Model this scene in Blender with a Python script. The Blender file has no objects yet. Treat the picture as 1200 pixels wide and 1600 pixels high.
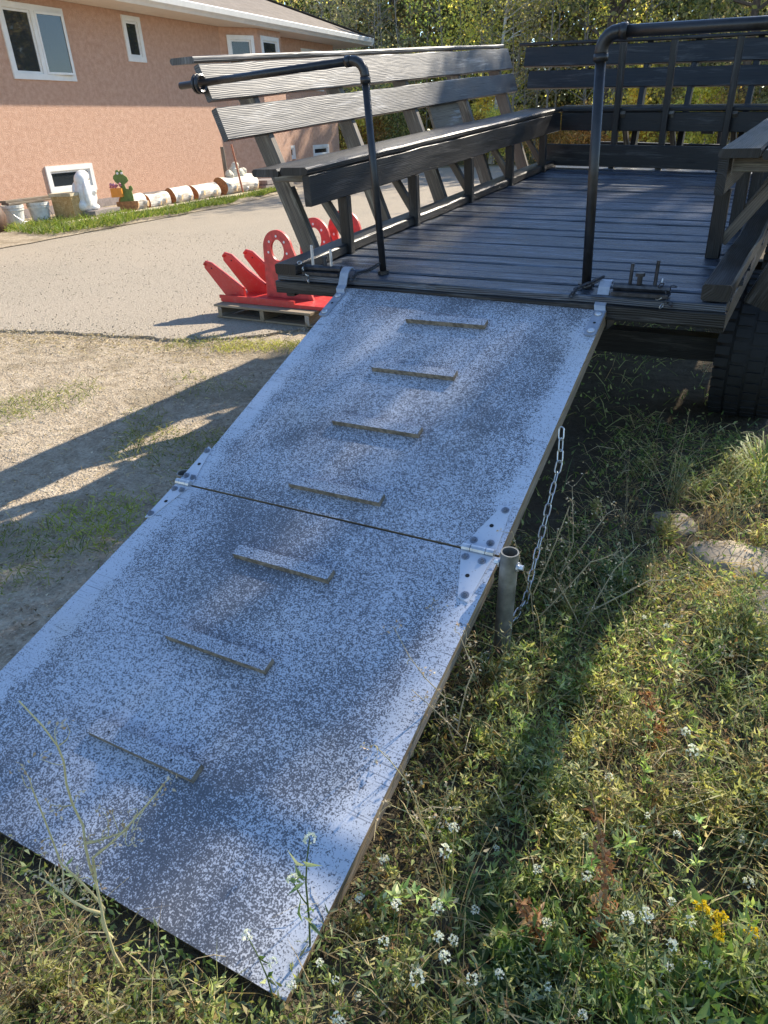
import bpy, bmesh, math, random
import numpy as np
from mathutils import Vector, Matrix, noise

random.seed(7)
rng = np.random.default_rng(7)
S = bpy.context.scene
COL = S.collection

# ------------------------------------------------------------------ camera, sky, sun
cd = bpy.data.cameras.new('camera')
cam = bpy.data.objects.new('camera', cd)
COL.objects.link(cam)
_r = Vector((0.86609, 0.49782, -0.04544)); _d = Vector((0.20409, -0.43511, -0.87694)); _f = Vector((-0.45634, 0.75024, -0.47844))
cam.matrix_world = Matrix(((_r.x, -_d.x, -_f.x, 1.8931), (_r.y, -_d.y, -_f.y, -2.9266), (_r.z, -_d.z, -_f.z, 1.4692), (0, 0, 0, 1)))
cd.sensor_fit = 'HORIZONTAL'
cd.sensor_width = 36.0
cd.lens = 36.0 * 1095.2 / 1200.0
cd.clip_start = 0.05
cd.clip_end = 2000
S.camera = cam
S.render.resolution_x = 768
S.render.resolution_y = 1024

SUN = Vector((0.33, 1.35, 1.0)).normalized()
elev = math.asin(SUN.z)
azim = math.atan2(SUN.x, SUN.y)
w = bpy.data.worlds.new('World')
S.world = w
w.use_nodes = True
nt = w.node_tree
bg = nt.nodes['Background']
sky = nt.nodes.new('ShaderNodeTexSky')
sky.sky_type = 'NISHITA'
sky.sun_disc = False
sky.sun_elevation = elev
sky.sun_rotation = azim
sky.air_density = 1.0
sky.dust_density = 0.15
sky.ozone_density = 4.0
nt.links.new(sky.outputs[0], bg.inputs[0])
bg.inputs[1].default_value = 0.145
sd = bpy.data.lights.new('sun', 'SUN')
sd.energy = 5.0
sd.angle = math.radians(0.53)
sd.color = (1.0, 0.90, 0.75)
sun = bpy.data.objects.new('sun', sd)
COL.objects.link(sun)
sun.rotation_euler = SUN.to_track_quat('Z', 'Y').to_euler()
sun.location = (4, 16, 30)
S.view_settings.view_transform = 'Standard'
S.view_settings.look = 'None'
S.view_settings.gamma = 1.0
S.view_settings.use_curve_mapping = False
S.view_settings.exposure = 1.05

# ------------------------------------------------------------------ material helpers
class NB:
    def __init__(s, name):
        s.m = bpy.data.materials.new(name)
        s.m.use_nodes = True
        s.t = s.m.node_tree
        s.b = s.t.nodes['Principled BSDF']
        s.out = s.t.nodes['Material Output']
    def n(s, typ, **kw):
        x = s.t.nodes.new(typ)
        for k, v in kw.items():
            if k.startswith('i_'):
                x.inputs[k[2:]].default_value = v
            else:
                setattr(x, k, v)
        return x
    def l(s, a, b): s.t.links.new(a, b)
    def coord(s, kind='Object', scale=(1, 1, 1), rnd=False):
        tc = s.n('ShaderNodeTexCoord')
        mp = s.n('ShaderNodeMapping')
        mp.inputs['Scale'].default_value = scale
        s.l(tc.outputs[kind], mp.inputs['Vector'])
        if rnd:
            oi = s.n('ShaderNodeObjectInfo')
            mu = s.n('ShaderNodeMath', operation='MULTIPLY'); mu.inputs[1].default_value = 53.0
            s.l(oi.outputs['Random'], mu.inputs[0])
            cb = s.n('ShaderNodeCombineXYZ')
            for i in range(3): s.l(mu.outputs[0], cb.inputs[i])
            s.l(cb.outputs[0], mp.inputs['Location'])
        return mp.outputs[0]
    def noise(s, vec, scale, detail=4, rough=.55, dist=0):
        x = s.n('ShaderNodeTexNoise')
        x.inputs['Scale'].default_value = scale; x.inputs['Detail'].default_value = detail
        x.inputs['Roughness'].default_value = rough; x.inputs['Distortion'].default_value = dist
        if vec is not None: s.l(vec, x.inputs['Vector'])
        return x.outputs['Fac']
    def ramp(s, fac, *stops, interp='LINEAR'):
        x = s.n('ShaderNodeValToRGB')
        cr = x.color_ramp; cr.interpolation = interp
        while len(cr.elements) < len(stops): cr.elements.new(.5)
        for e, (p, c) in zip(cr.elements, stops):
            e.position = p; e.color = (c, c, c, 1) if isinstance(c, (int, float)) else (*c, 1)
        s.l(fac, x.inputs[0])
        return x.outputs[0]
    def mix(s, fac, a, b, blend='MIX'):
        x = s.n('ShaderNodeMix', data_type='RGBA', blend_type=blend)
        def put(sock, v):
            if isinstance(v, (tuple, list)): sock.default_value = (*v, 1)
            elif isinstance(v, (int, float)): sock.default_value = (v, v, v, 1)
            else: s.l(v, sock)
        if isinstance(fac, (int, float)): x.inputs[0].default_value = fac
        else: s.l(fac, x.inputs[0])
        put(x.inputs[6], a); put(x.inputs[7], b)
        return x.outputs[2]
    def math(s, op, a, b=None):
        x = s.n('ShaderNodeMath', operation=op)
        for i, v in enumerate((a, b)):
            if v is None: continue
            if isinstance(v, (int, float)): x.inputs[i].default_value = v
            else: s.l(v, x.inputs[i])
        return x.outputs[0]
    def base(s, v):
        if isinstance(v, (tuple, list)): s.b.inputs['Base Color'].default_value = (*v, 1)
        else: s.l(v, s.b.inputs['Base Color'])
    def set(s, **kw):
        for k, v in kw.items():
            k = k.replace('_', ' ')
            if isinstance(v, (int, float)): s.b.inputs[k].default_value = v
            else: s.l(v, s.b.inputs[k])
    def bump(s, h, strength=.4, dist=.01):
        x = s.n('ShaderNodeBump')
        x.inputs['Strength'].default_value = strength; x.inputs['Distance'].default_value = dist
        s.l(h, x.inputs['Height']); s.l(x.outputs[0], s.b.inputs['Normal'])

def wood(name, dark, light, lo=.45, hi=.7, rough=.5, bump=.5, gscale=1.0, tone=None, rings=38, wave=.19):
    k = NB(name)
    v = k.coord('UV', (.22, 1, 1), rnd=True)
    wv = k.n('ShaderNodeTexWave', wave_type='BANDS', bands_direction='Y', wave_profile='SIN')
    wv.inputs['Scale'].default_value = rings; wv.inputs['Distortion'].default_value = 15; wv.inputs['Detail'].default_value = 3; wv.inputs['Detail Scale'].default_value = .22; wv.inputs['Detail Roughness'].default_value = .55
    k.l(v, wv.inputs['Vector'])
    vf = k.coord('UV', (3.5, 130, 1), rnd=True); fib = k.noise(vf, 1.0, 4, .6)
    v2 = k.coord('UV', (1.6, 7, 1), rnd=True); b = k.noise(v2, 1.3, 4, .65)
    g = k.math('ADD', k.math('MULTIPLY', wv.outputs['Fac'], wave), k.math('MULTIPLY', fib, .42))
    gg = k.math('ADD', g, k.math('MULTIPLY', b, .46))
    gg = k.math('SUBTRACT', gg, .02)
    c = k.mix(k.ramp(gg, (lo - .06, 0.0), (hi + .05, 1.0)), dark, light)
    kn = k.n('ShaderNodeTexVoronoi'); kn.inputs['Scale'].default_value = 1.0
    k.l(k.coord('UV', (2.2, 6.5, 1), rnd=True), kn.inputs['Vector'])
    c = k.mix(k.ramp(kn.outputs['Distance'], (.05, .85), (.12, 0.)), c, dark)
    pv = k.coord('UV', (1.1, 9, 1), rnd=True)
    pat = k.noise(pv, 1.7, 6, .72, .3)
    pm = k.math('MULTIPLY', k.ramp(pat, (.53, 0.), (.63, 1.)), k.ramp(fib, (.36, .25), (.60, 1.)))
    wearc = tuple(min(.42, q * 2.3 + .02) for q in light)
    c = k.mix(k.math('MULTIPLY', pm, .62), c, wearc)
    c = k.mix(k.ramp(fib, (.30, .9), (.37, 0.)), c, tuple(q * .5 for q in dark))
    if tone:
        t = k.noise(v2, .8, 2)
        c = k.mix(k.ramp(t, (.45, 0.), (.65, .6)), c, tone)
    k.base(c)
    k.set(Roughness=k.ramp(gg, (lo, rough - .1), (hi, rough + .18)))
    k.bump(g, bump * .7, .005)
    return k.m

M = {}
M['black_wood'] = wood('black stained wood', (.007, .0067, .0068), (.034, .031, .028), .44, .72, .46, .7)
M['sunlit_worn_wood'] = wood('sunlit worn black board', (.010, .0097, .0097), (.175, .166, .155), .38, .70, .46, .5, tone=(.045, .043, .041), wave=.26)  # paler copy for left back boards: silvery sunlight put into colour, plus wear
M['deck_wood'] = wood('deck board', (.012, .015, .021), (.078, .093, .120), .40, .70, .30, .8)  # blue of the sky's reflection tinted into the stain
for _k in ('black_wood', 'sunlit_worn_wood'): M[_k].node_tree.nodes['Principled BSDF'].inputs['Specular IOR Level'].default_value = .35
M['grey_wood'] = wood('grey weathered board', (.10, .075, .05), (.30, .24, .17), .4, .65, .8, .5)
M['pallet_wood'] = wood('pallet wood', (.16, .11, .065), (.36, .28, .18), .4, .65, .85, .5)
M['post_wood'] = wood('brown worn post', (.035, .028, .02), (.20, .16, .12), .40, .68, .6, .6)

def simple(name, col, rough=.5, metal=0, var=.15, scale=8, bump=0, spec=.5, rnd=False):
    k = NB(name)
    v = k.coord('Object', rnd=rnd)
    n = k.noise(v, scale, 5, .6)
    lo = tuple(c * (1 - var) for c in col); hi = tuple(min(1, c * (1 + var)) for c in col)
    k.base(k.mix(k.ramp(n, (.35, 0.), (.65, 1.)), lo, hi))
    k.set(Roughness=k.ramp(n, (.3, max(.02, rough - .06)), (.7, min(1, rough + .06))), Metallic=metal, Specular_IOR_Level=spec)
    if bump: k.bump(n, bump, .01)
    return k.m

M['pipe'] = simple('black painted pipe', (.016, .015, .015), .38, 0, .4, 30, .1)
M['steel'] = simple('galvanised steel', (.56, .57, .58), .42, .75, .15, 40, .08)
M['strap_steel'] = simple('dull painted strap steel', (.30, .325, .37), .5, .3, .15, 30, .08)
M['bolt_steel'] = simple('painted bolt steel', (.22, .235, .27), .4, .5, .25, 50)
M['dull_steel'] = simple('dull steel tube', (.24, .235, .21), .5, .6, .35, 18, .1)
M['chain'] = simple('zinc chain', (.62, .62, .6), .35, .85, .15, 60)
M['dark_steel'] = simple('dark oily steel', (.05, .05, .055), .42, .6, .4, 40, .1)
M['hole'] = simple('drilled hole', (.015, .015, .015), .9, 0, .1)
k = NB('red paint')
v = k.coord('Object'); n1 = k.noise(v, 7, 5, .65); n2 = k.noise(v, 26, 5, .7); n3 = k.noise(v, 70, 3, .6)
c = k.mix(n1, (.48, .022, .02), (.60, .05, .04)); c = k.mix(k.ramp(n2, (.52, 0.), (.72, .55)), c, (.50, .16, .12)); c = k.mix(k.ramp(n3, (.66, 0.), (.70, .8)), c, (.10, .035, .025))
k.base(c); k.set(Roughness=k.ramp(n2, (.35, .32), (.7, .65))); M['red'] = k.m
M['red_dust'] = simple('red paint faded', (.55, .055, .045), .5, 0, .25, 14, .03)
M['vinyl'] = simple('white vinyl', (.74, .73, .69), .45, 0, .05, 5)
M['soffit'] = simple('cream soffit', (.70, .63, .54), .6, 0, .05, 6)
M['plaster'] = simple('white plaster', (.78, .75, .70), .75, 0, .1, 14, .2)
M['bucket'] = simple('dirty white plastic', (.62, .60, .54), .5, 0, .18, 9)
M['urn'] = simple('dark brown clay', (.10, .055, .035), .6, 0, .3, 10)
M['green_paint'] = simple('green paint', (.14, .21, .045), .6, 0, .25, 14)
M['orange'] = simple('orange plastic pot', (.70, .26, .03), .5, 0, .12, 6)
M['pink'] = simple('pink petals', (.55, .20, .26), .7, 0, .3, 30)
M['slab'] = simple('grey stone slab', (.26, .22, .20), .85, 0, .2, 12, .3)
M['stone'] = simple('pale sandy stone', (.36, .30, .22), .95, 0, .3, 14, .6)
M['pale_rock'] = simple('pale lumpy rock', (.62, .58, .46), .9, 0, .2, 10, .5)
M['edging'] = simple('pale edging timber', (.50, .42, .28), .85, 0, .2, 8, .2)
M['cutwood'] = simple('sawn log end', (.36, .17, .065), .8, 0, .35, 16, .3)
M['tanwood'] = simple('sawn branch stub', (.52, .37, .20), .85, 0, .25, 16, .3)
M['rubber'] = simple('tyre rubber', (.011, .011, .011), .75, 0, .4, 22, .3)
M['rim'] = simple('rusty wheel rim', (.10, .05, .03), .7, .3, .4, 12, .2)
M['blue'] = simple('blue plastic', (.03, .12, .42), .5, 0, .15, 8)
M['redstick'] = simple('reddish pole', (.40, .15, .08), .7, 0, .2, 10)
M['birch_trunk'] = simple('pale trunk bark', (.50, .46, .38), .85, 0, .35, 6, .4)
M['trunk'] = simple('brown trunk bark', (.10, .075, .055), .95, 0, .4, 7, .7)
M['grey_trunk'] = simple('grey twig bark', (.30, .255, .21), .95, 0, .35, 7, .4, rnd=True)
M['interior'] = simple('dim room interior', (.05, .045, .04), .9, 0, .4, 2)
M['curtain'] = simple('window blind', (.30, .29, .26), .8, 0, .2, 3)

k = NB('window glass')
k.base((.03, .035, .04)); k.set(Roughness=.03, Specular_IOR_Level=.9, Alpha=.86)
M['glass'] = k.m

# stucco
k = NB('salmon stucco')
v = k.coord('Object')
n1 = k.noise(v, 9, 6, .7); n2 = k.noise(v, 38, 4, .7); n3 = k.noise(v, .5, 3, .5)
c = k.mix(k.ramp(n1, (.38, 0.), (.62, 1.)), (.47, .275, .185), (.58, .365, .26))
c = k.mix(k.ramp(n2, (.55, 0.), (.72, .5)), c, (.64, .435, .325))
c = k.mix(k.ramp(n3, (.4, 0.), (.7, .25)), c, (.52, .30, .20))
k.base(c); k.set(Roughness=.95); k.bump(n2, .9, .02)
M['stucco'] = k.m

# shingles
k = NB('brown shingles')
v = k.coord('Object')
br = k.n('ShaderNodeTexBrick'); br.inputs['Scale'].default_value = 1.0
br.inputs['Brick Width'].default_value = .32; br.inputs['Row Height'].default_value = .145
br.inputs['Mortar Size'].default_value = .008; br.inputs['Bias'].default_value = .1
br.inputs['Color1'].default_value = (.15, .122, .097, 1); br.inputs['Color2'].default_value = (.215, .18, .148, 1); br.inputs['Mortar'].default_value = (.10, .08, .065, 1)
k.l(v, br.inputs['Vector'])
n1 = k.noise(v, 30, 4, .7)
k.base(k.mix(k.ramp(n1, (.35, 0.), (.7, .5)), br.outputs['Color'], (.26, .22, .175)))
k.set(Roughness=.95); k.bump(n1, .5, .01)
M['shingle'] = k.m

# OSB
k = NB('strand board')
v = k.coord('Object')
vo = k.n('ShaderNodeTexVoronoi'); vo.inputs['Scale'].default_value = 22; k.l(v, vo.inputs['Vector'])
n1 = k.noise(v, 30, 3)
k.base(k.mix(k.ramp(n1, (.4, 0.), (.65, .6)), k.mix(vo.outputs['Color'], (.45, .27, .09), (.66, .47, .22)), (.36, .21, .08)))
k.set(Roughness=.85)
M['osb'] = k.m

# birch bark
k = NB('birch bark')
v = k.coord('Object', (3, 14, 14)); n1 = k.noise(v, 1.0, 5, .65)
v2 = k.coord('Object', (40, 5, 5)); n2 = k.noise(v2, .8, 3, .6)
c = k.mix(k.ramp(n1, (.3, 0.), (.55, 1.)), (.34, .25, .17), (.74, .69, .59))
c = k.mix(k.ramp(n2, (.62, 0.), (.68, .9)), c, (.06, .05, .045))
k.base(c); k.set(Roughness=.8); k.bump(n1, .4, .02)
M['birch'] = k.m

# ramp paint: light grey paint spattered black
def ramp_mat(name, edge):
    k = NB(name)
    v = k.coord('Object', rnd=False)
    uv = k.n('ShaderNodeTexCoord').outputs['UV']
    sp = k.n('ShaderNodeSeparateXYZ'); k.l(uv, sp.inputs[0])
    fine = k.noise(v, 235, 2.5, .6)
    fine2 = k.noise(v, 90, 3, .5)
    sp1 = k.math('ADD', k.math('MULTIPLY', fine, .72), k.math('MULTIPLY', fine2, .28))
    blot = k.noise(v, 2.3, 3, .5, .4)
    blot2 = k.noise(v, 6.5, 3, .5)
    bl = k.math('ADD', k.math('MULTIPLY', blot, .7), k.math('MULTIPLY', blot2, .3))
    thr = k.ramp(bl, (.36, .522), (.49, .486), (.62, .432))
    # clean margin along both long edges
    m = k.math('MINIMUM', sp.outputs[0], k.math('SUBTRACT', 1.22, sp.outputs[0]))
    wob = k.math('MULTIPLY', k.noise(v, 7, 3), .10)
    em = k.ramp(k.math('SUBTRACT', m, wob), (.0, .09), (.045, .0))
    thr = k.math('ADD', thr, em)
    d = k.math('SUBTRACT', sp1, thr)
    spk = k.ramp(k.math('ADD', k.math('MULTIPLY', d, 6.0), .5), (.25, 0.), (.78, 1.))
    # grain scratches across the sheet near the edges
    vs = k.coord('Object', (5, 210, 5)); sc = k.noise(vs, 1, 3, .6)
    scr = k.math('MULTIPLY', k.ramp(sc, (.60, 0.), (.68, .75)), k.ramp(m, (.0, 1.), (.20, .0)))
    c = k.mix(k.noise(v, 3, 3), (.43, .455, .50), (.55, .575, .62))
    warm_patch = k.ramp(k.noise(v, 3.7, 4, .6), (.52, 0.), (.72, .30))
    c = k.mix(warm_patch, c, (.50, .45, .37))  # warm tan patches strewn at random over the grey
    c = k.mix(k.math('MULTIPLY', spk, .88), c, (.045, .048, .058))
    c = k.mix(scr, c, (.06, .06, .07))
    k.base(c)
    k.set(Roughness=k.ramp(spk, (0., .42), (1., .55)), Specular_IOR_Level=.5)
    k.bump(sp1, .25, .002)
    return k.m
M['ramp'] = ramp_mat('spattered ramp paint', .14)
k = NB('cleat paint')
v = k.coord('Object'); fine = k.noise(v, 240, 2.5); geo = k.n('ShaderNodeNewGeometry')
k.base(k.mix(k.ramp(fine, (.43, 0.), (.56, .85)), (.48, .505, .55), (.05, .053, .065))); k.set(Roughness=.5)
M['cleat'] = k.m
k = NB('cleat raw edge')
v = k.coord('Object'); n1 = k.noise(v, 60, 3)
k.base(k.mix(k.ramp(n1, (.4, 0.), (.6, 1.)), (.12, .095, .065), (.25, .20, .14))); k.set(Roughness=.85)
M['cleat_edge'] = k.m
k = NB('plywood edge')
v = k.coord('Object', (2, 2, 160)); n1 = k.noise(v, 1, 3)
k.base(k.mix(k.ramp(n1, (.4, 0.), (.6, 1.)), (.15, .105, .06), (.30, .22, .13))); k.set(Roughness=.85)
M['ply_edge'] = k.m

# leaves: tint comes from the mesh, a per-object colour multiplies it
def leaf_mat(name, trans=.35, rough=.55):
    k = NB(name)
    at = k.n('ShaderNodeAttribute', attribute_name='tint')
    oi = k.n('ShaderNodeObjectInfo')
    c = k.mix(1.0, at.outputs['Color'], oi.outputs['Color'], 'MULTIPLY')
    k.base(c); k.set(Roughness=rough, Specular_IOR_Level=.35)
    tr = k.n('ShaderNodeBsdfTranslucent')
    tc = k.mix(1.0, c, (1.35, 1.35, .95), 'MULTIPLY')
    k.l(tc, tr.inputs['Color'])
    ms = k.n('ShaderNodeMixShader'); ms.inputs[0].default_value = trans
    k.l(k.b.outputs[0], ms.inputs[1]); k.l(tr.outputs[0], ms.inputs[2])
    k.l(ms.outputs[0], k.out.inputs['Surface'])
    return k.m
M['leaf'] = leaf_mat('leaf', .62)
M['weed'] = leaf_mat('weed leaf', .42)
M['straw'] = leaf_mat('straw', .15, .7)

# ground and drive
k = NB('dirt ground')
v = k.coord('Object')
geo = k.n('ShaderNodeTexCoord').outputs['Object']
sp = k.n('ShaderNodeSeparateXYZ'); k.l(geo, sp.inputs[0])
n1 = k.noise(v, 1.4, 5, .6); n2 = k.noise(v, 14, 5, .7); n3 = k.noise(v, 70, 3, .6); n4 = k.noise(v, .22, 3)
c = k.mix(k.ramp(n2, (.35, 0.), (.68, 1.)), (.28, .22, .15), (.50, .415, .30))
c = k.mix(k.ramp(n3, (.52, 0.), (.70, .8)), c, (.58, .49, .37))
c = k.mix(k.ramp(n1, (.52, 0.), (.62, .55)), c, (.22, .175, .11))
c = k.mix(k.ramp(n3, (.30, .7), (.40, .0)), c, (.10, .075, .05))
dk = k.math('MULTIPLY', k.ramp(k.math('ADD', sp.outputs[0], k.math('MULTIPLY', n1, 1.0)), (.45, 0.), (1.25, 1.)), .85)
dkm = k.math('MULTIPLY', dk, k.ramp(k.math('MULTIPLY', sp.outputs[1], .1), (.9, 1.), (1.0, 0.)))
c = k.mix(dkm, c, k.mix(n2, (.032, .026, .017), (.11, .088, .058)))  # dark soil, lowered further to paint in shade under wagon and weeds
far = k.ramp(k.math('MULTIPLY', sp.outputs[1], .02), (.50, 0.), (.56, 1.))
c = k.mix(far, c, k.mix(n4, (.09, .10, .035), (.20, .16, .08)))
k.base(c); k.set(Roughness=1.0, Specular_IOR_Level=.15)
k.bump(k.math('ADD', n2, k.math('MULTIPLY', n3, .6)), .9, .03)
M['dirt'] = k.m

k = NB('old pale asphalt')
v = k.coord('Object')
n1 = k.noise(v, .35, 4, .6); n2 = k.noise(v, 42, 5, .8); n3 = k.noise(v, 9, 4, .65)
vo = k.n('ShaderNodeTexVoronoi'); vo.inputs['Scale'].default_value = 75; k.l(v, vo.inputs['Vector'])
c = k.mix(k.ramp(n2, (.40, 0.), (.60, 1.)), (.22, .19, .145), (.46, .395, .305))
c = k.mix(k.ramp(n1, (.4, 0.), (.62, .5)), c, (.40, .335, .255))
c = k.mix(k.ramp(n3, (.58, 0.), (.72, .35)), c, (.20, .185, .16))
k.base(c); k.set(Roughness=.95, Specular_IOR_Level=.2); k.bump(k.math('ADD', n2, vo.outputs['Distance']), .7, .012)
M['asphalt'] = k.m

# ------------------------------------------------------------------ mesh helpers
class MB:
    """collects faces; builds one mesh object"""
    def __init__(s): s.v = []; s.f = []; s.uv = []; s.mi = []
    def face(s, pts, uvs=None, mi=0):
        b = len(s.v); s.v.extend([tuple(p) for p in pts]); s.f.append(tuple(range(b, b + len(pts))))
        s.uv.extend(uvs if uvs else [(0, 0)] * len(pts)); s.mi.append(mi)
    def grid(s, rows, closed=True, mi=0, cap=True, uvlen=None, capmi=None):
        """rows: list of rings of points (same count)"""
        b = len(s.v); n = len(rows[0])
        for r in rows: s.v.extend([tuple(p) for p in r])
        per = [0]
        for j in range(n): per.append(per[-1] + (Vector(rows[0][(j + 1) % n]) - Vector(rows[0][j])).length)
        al = [0]
        for i in range(1, len(rows)): al.append(al[-1] + (Vector(rows[i][0]) - Vector(rows[i - 1][0])).length)
        for i in range(len(rows) - 1):
            for j in range(n if closed else n - 1):
                j2 = (j + 1) % n
                s.f.append((b + i * n + j, b + i * n + j2, b + (i + 1) * n + j2, b + (i + 1) * n + j))
                s.uv.extend([(al[i], per[j]), (al[i], per[j + 1]), (al[i + 1], per[j + 1]), (al[i + 1], per[j])])
                s.mi.append(mi)
        if cap and closed:
            cm = mi if capmi is None else capmi
            for ring, rev in ((0, True), (len(rows) - 1, False)):
                idx = [b + ring * n + j for j in range(n)]
                if rev: idx.reverse()
                s.f.append(tuple(idx)); s.mi.append(cm)
                c0 = Vector(s.v[idx[0]])
                s.uv.extend([((Vector(s.v[q]) - c0).length * .3, (Vector(s.v[q]) - c0).length) for q in idx])
    def box(s, lo, hi, mi=0, mat=None):
        x0, y0, z0 = lo; x1, y1, z1 = hi
        P = [Vector(p) for p in ((x0, y0, z0), (x1, y0, z0), (x1, y1, z0), (x0, y1, z0), (x0, y0, z1), (x1, y0, z1), (x1, y1, z1), (x0, y1, z1))]
        if mat is not None: P = [mat @ p for p in P]
        L = (x1 - x0, y1 - y0, z1 - z0)
        for q, (a, c) in (((0, 3, 2, 1), (0, 1)), ((4, 5, 6, 7), (0, 1)), ((0, 1, 5, 4), (0, 2)), ((1, 2, 6, 5), (1, 2)), ((2, 3, 7, 6), (0, 2)), ((3, 0, 4, 7), (1, 2))):
            a_, c_ = (L[a], L[c])
            if a_ >= c_: uv = [(0, 0), (a_, 0), (a_, c_), (0, c_)]
            else: uv = [(0, 0), (0, a_), (c_, a_), (c_, 0)]
            if q in ((0, 3, 2, 1),): uv = [uv[0], uv[3], uv[2], uv[1]]
            s.face([P[i] for i in q], uv, mi)
    def tube(s, pts, r, n=8, mi=0, cap=True, capmi=None):
        pts = [Vector(p) for p in pts]
        rr = r if isinstance(r, (list, tuple)) else [r] * len(pts)
        rows = []; up = Vector((0, 0, 1)); prev = None
        for i, p in enumerate(pts):
            t = (pts[min(i + 1, len(pts) - 1)] - pts[max(i - 1, 0)]).normalized()
            if prev is None:
                a = t.cross(up)
                if a.length < .1: a = t.cross(Vector((1, 0, 0)))
            else: a = prev - t * prev.dot(t)
            a.normalize(); prev = a; b = t.cross(a)
            rows.append([p + (a * math.cos(2 * math.pi * j / n) + b * math.sin(2 * math.pi * j / n)) * rr[i] for j in range(n)])
        s.grid(rows, True, mi, cap, capmi=capmi)
    def lathe(s, prof, axis_o=(0, 0, 0), n=16, mi=0, mat=None, cap=True):
        rows = []
        for r, z in prof:
            ring = [Vector((axis_o[0] + r * math.cos(2 * math.pi * j / n), axis_o[1] + r * math.sin(2 * math.pi * j / n), axis_o[2] + z)) for j in range(n)]
            if mat is not None: ring = [mat @ q for q in ring]
            rows.append(ring)
        s.grid(rows, True, mi, cap)
    def prism(s, poly, d, mi=0, mat=None):
        """poly: list of (x,z); extruded along y by +-d/2"""
        a = [Vector((x, -d / 2, z)) for x, z in poly]; b = [Vector((x, d / 2, z)) for x, z in poly]
        if mat is not None: a = [mat @ q for q in a]; b = [mat @ q for q in b]
        n = len(poly)
        s.face(a, [(x, z) for x, z in poly], mi); s.face(list(reversed(b)), [(x, z) for x, z in reversed(poly)], mi)
        for i in range(n):
            j = (i + 1) % n
            s.face([a[j], a[i], b[i], b[j]], [(0, 0), (.1, 0), (.1, d), (0, d)], mi)
    def build(s, name, mats, parent=None, fn=None, smooth=False):
        me = bpy.data.meshes.new(name)
        vs = [tuple(fn(p)) for p in s.v] if fn else s.v
        me.from_pydata(vs, [], s.f)
        ul = me.uv_layers.new(name='UVMap')
        ul.data.foreach_set('uv', np.array(s.uv, dtype=np.float32).ravel())
        if not isinstance(mats, (list, tuple)): mats = [mats]
        for m in mats: me.materials.append(m)
        if len(mats) > 1: me.polygons.foreach_set('material_index', np.array(s.mi, dtype=np.int32))
        if smooth: me.polygons.foreach_set('use_smooth', np.ones(len(s.f), dtype=bool))
        if True:
            bm = bmesh.new(); bm.from_mesh(me); bmesh.ops.recalc_face_normals(bm, faces=bm.faces); bm.to_mesh(me); bm.free()
        o = bpy.data.objects.new(name, me)
        COL.objects.link(o)
        if parent is not None: o.parent = parent
        return o

def board(name, A, B, U, wdt, thk, mat, parent, fn=None, rough=.0025, ch=.004, seg=8, endround=0.0):
    """board from A to B; width along U, thickness along (B-A)xU; centred; slightly uneven, chamfered"""
    A = Vector(A); B = Vector(B); X = (B - A); L = X.length; X.normalize()
    U = Vector(U); U = (U - X * U.dot(X)).normalized(); N = X.cross(U)
    hw, ht = wdt / 2, thk / 2
    c = min(ch, ht * .7)
    prof = [(-hw + c, -ht), (hw - c, -ht), (hw, -ht + c), (hw, ht - c), (hw - c, ht), (-hw + c, ht), (-hw, ht - c), (-hw, -ht + c)]
    rows = []; sd = random.random() * 100
    for i in range(seg + 1):
        s = i / seg
        ju = noise.noise((s * L * 2.3, sd, 0)) * rough * 1.6
        jn = noise.noise((s * L * 1.1, sd + 9, 0)) * rough
        ring = []
        for q, (u, t) in enumerate(prof):
            e = noise.noise((s * L * 9, sd + q * 3.1, 4)) * rough * .7
            ring.append(A + X * (s * L) + U * (u + (ju + e) * (1 if u > 0 else .6)) + N * (t + jn))
        rows.append(ring)
    mb = MB(); mb.grid(rows)
    return mb.build(name, mat, parent, fn)

def bar(name, A, B, U, w_, t_, mat, parent, fn=None):
    return board(name, A, B, U, w_, t_, mat, parent, fn, rough=.0012, ch=.003, seg=3)

def empty(name, loc=(0, 0, 0), rot=None):
    o = bpy.data.objects.new(name, None); o.empty_display_size = .2
    COL.objects.link(o); o.location = loc
    if rot is not None: o.rotation_euler = rot
    return o

def tag(o, label=None, cat=None, group=None, kind=None):
    if label: o['label'] = label
    if cat: o['category'] = cat
    if group: o['group'] = group
    if kind: o['kind'] = kind
    return o

def copy_tree(o, parent=None):
    c = o.copy(); COL.objects.link(c)
    if parent is not None: c.parent = parent
    for ch in list(o.children): copy_tree(ch, c)
    return c

def np_mesh(name, V, F, mat, tint=None, parent=None, smooth=False):
    """V (n,3), F (m,3) arrays, tint (n,3) per vertex"""
    me = bpy.data.meshes.new(name)
    n, m, kk = len(V), len(F), F.shape[1]
    me.vertices.add(n); me.vertices.foreach_set('co', np.ascontiguousarray(V, dtype=np.float32).ravel())
    me.loops.add(m * kk); me.loops.foreach_set('vertex_index', np.ascontiguousarray(F, dtype=np.int32).ravel())
    me.polygons.add(m); me.polygons.foreach_set('loop_start', np.arange(0, m * kk, kk, dtype=np.int32))
    if smooth: me.polygons.foreach_set('use_smooth', np.ones(m, dtype=bool))
    if tint is not None:
        a = me.color_attributes.new('tint', 'FLOAT_COLOR', 'POINT')
        t4 = np.ones((n, 4), dtype=np.float32); t4[:, :3] = tint
        a.data.foreach_set('color', t4.ravel())
    for q in (mat if isinstance(mat, (list, tuple)) else [mat]): me.materials.append(q)
    me.update(calc_edges=True); me.validate()
    o = bpy.data.objects.new(name, me); COL.objects.link(o)
    if parent is not None: o.parent = parent
    return o

def unit(a): return a / (np.linalg.norm(a, axis=-1, keepdims=True) + 1e-9)

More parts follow.
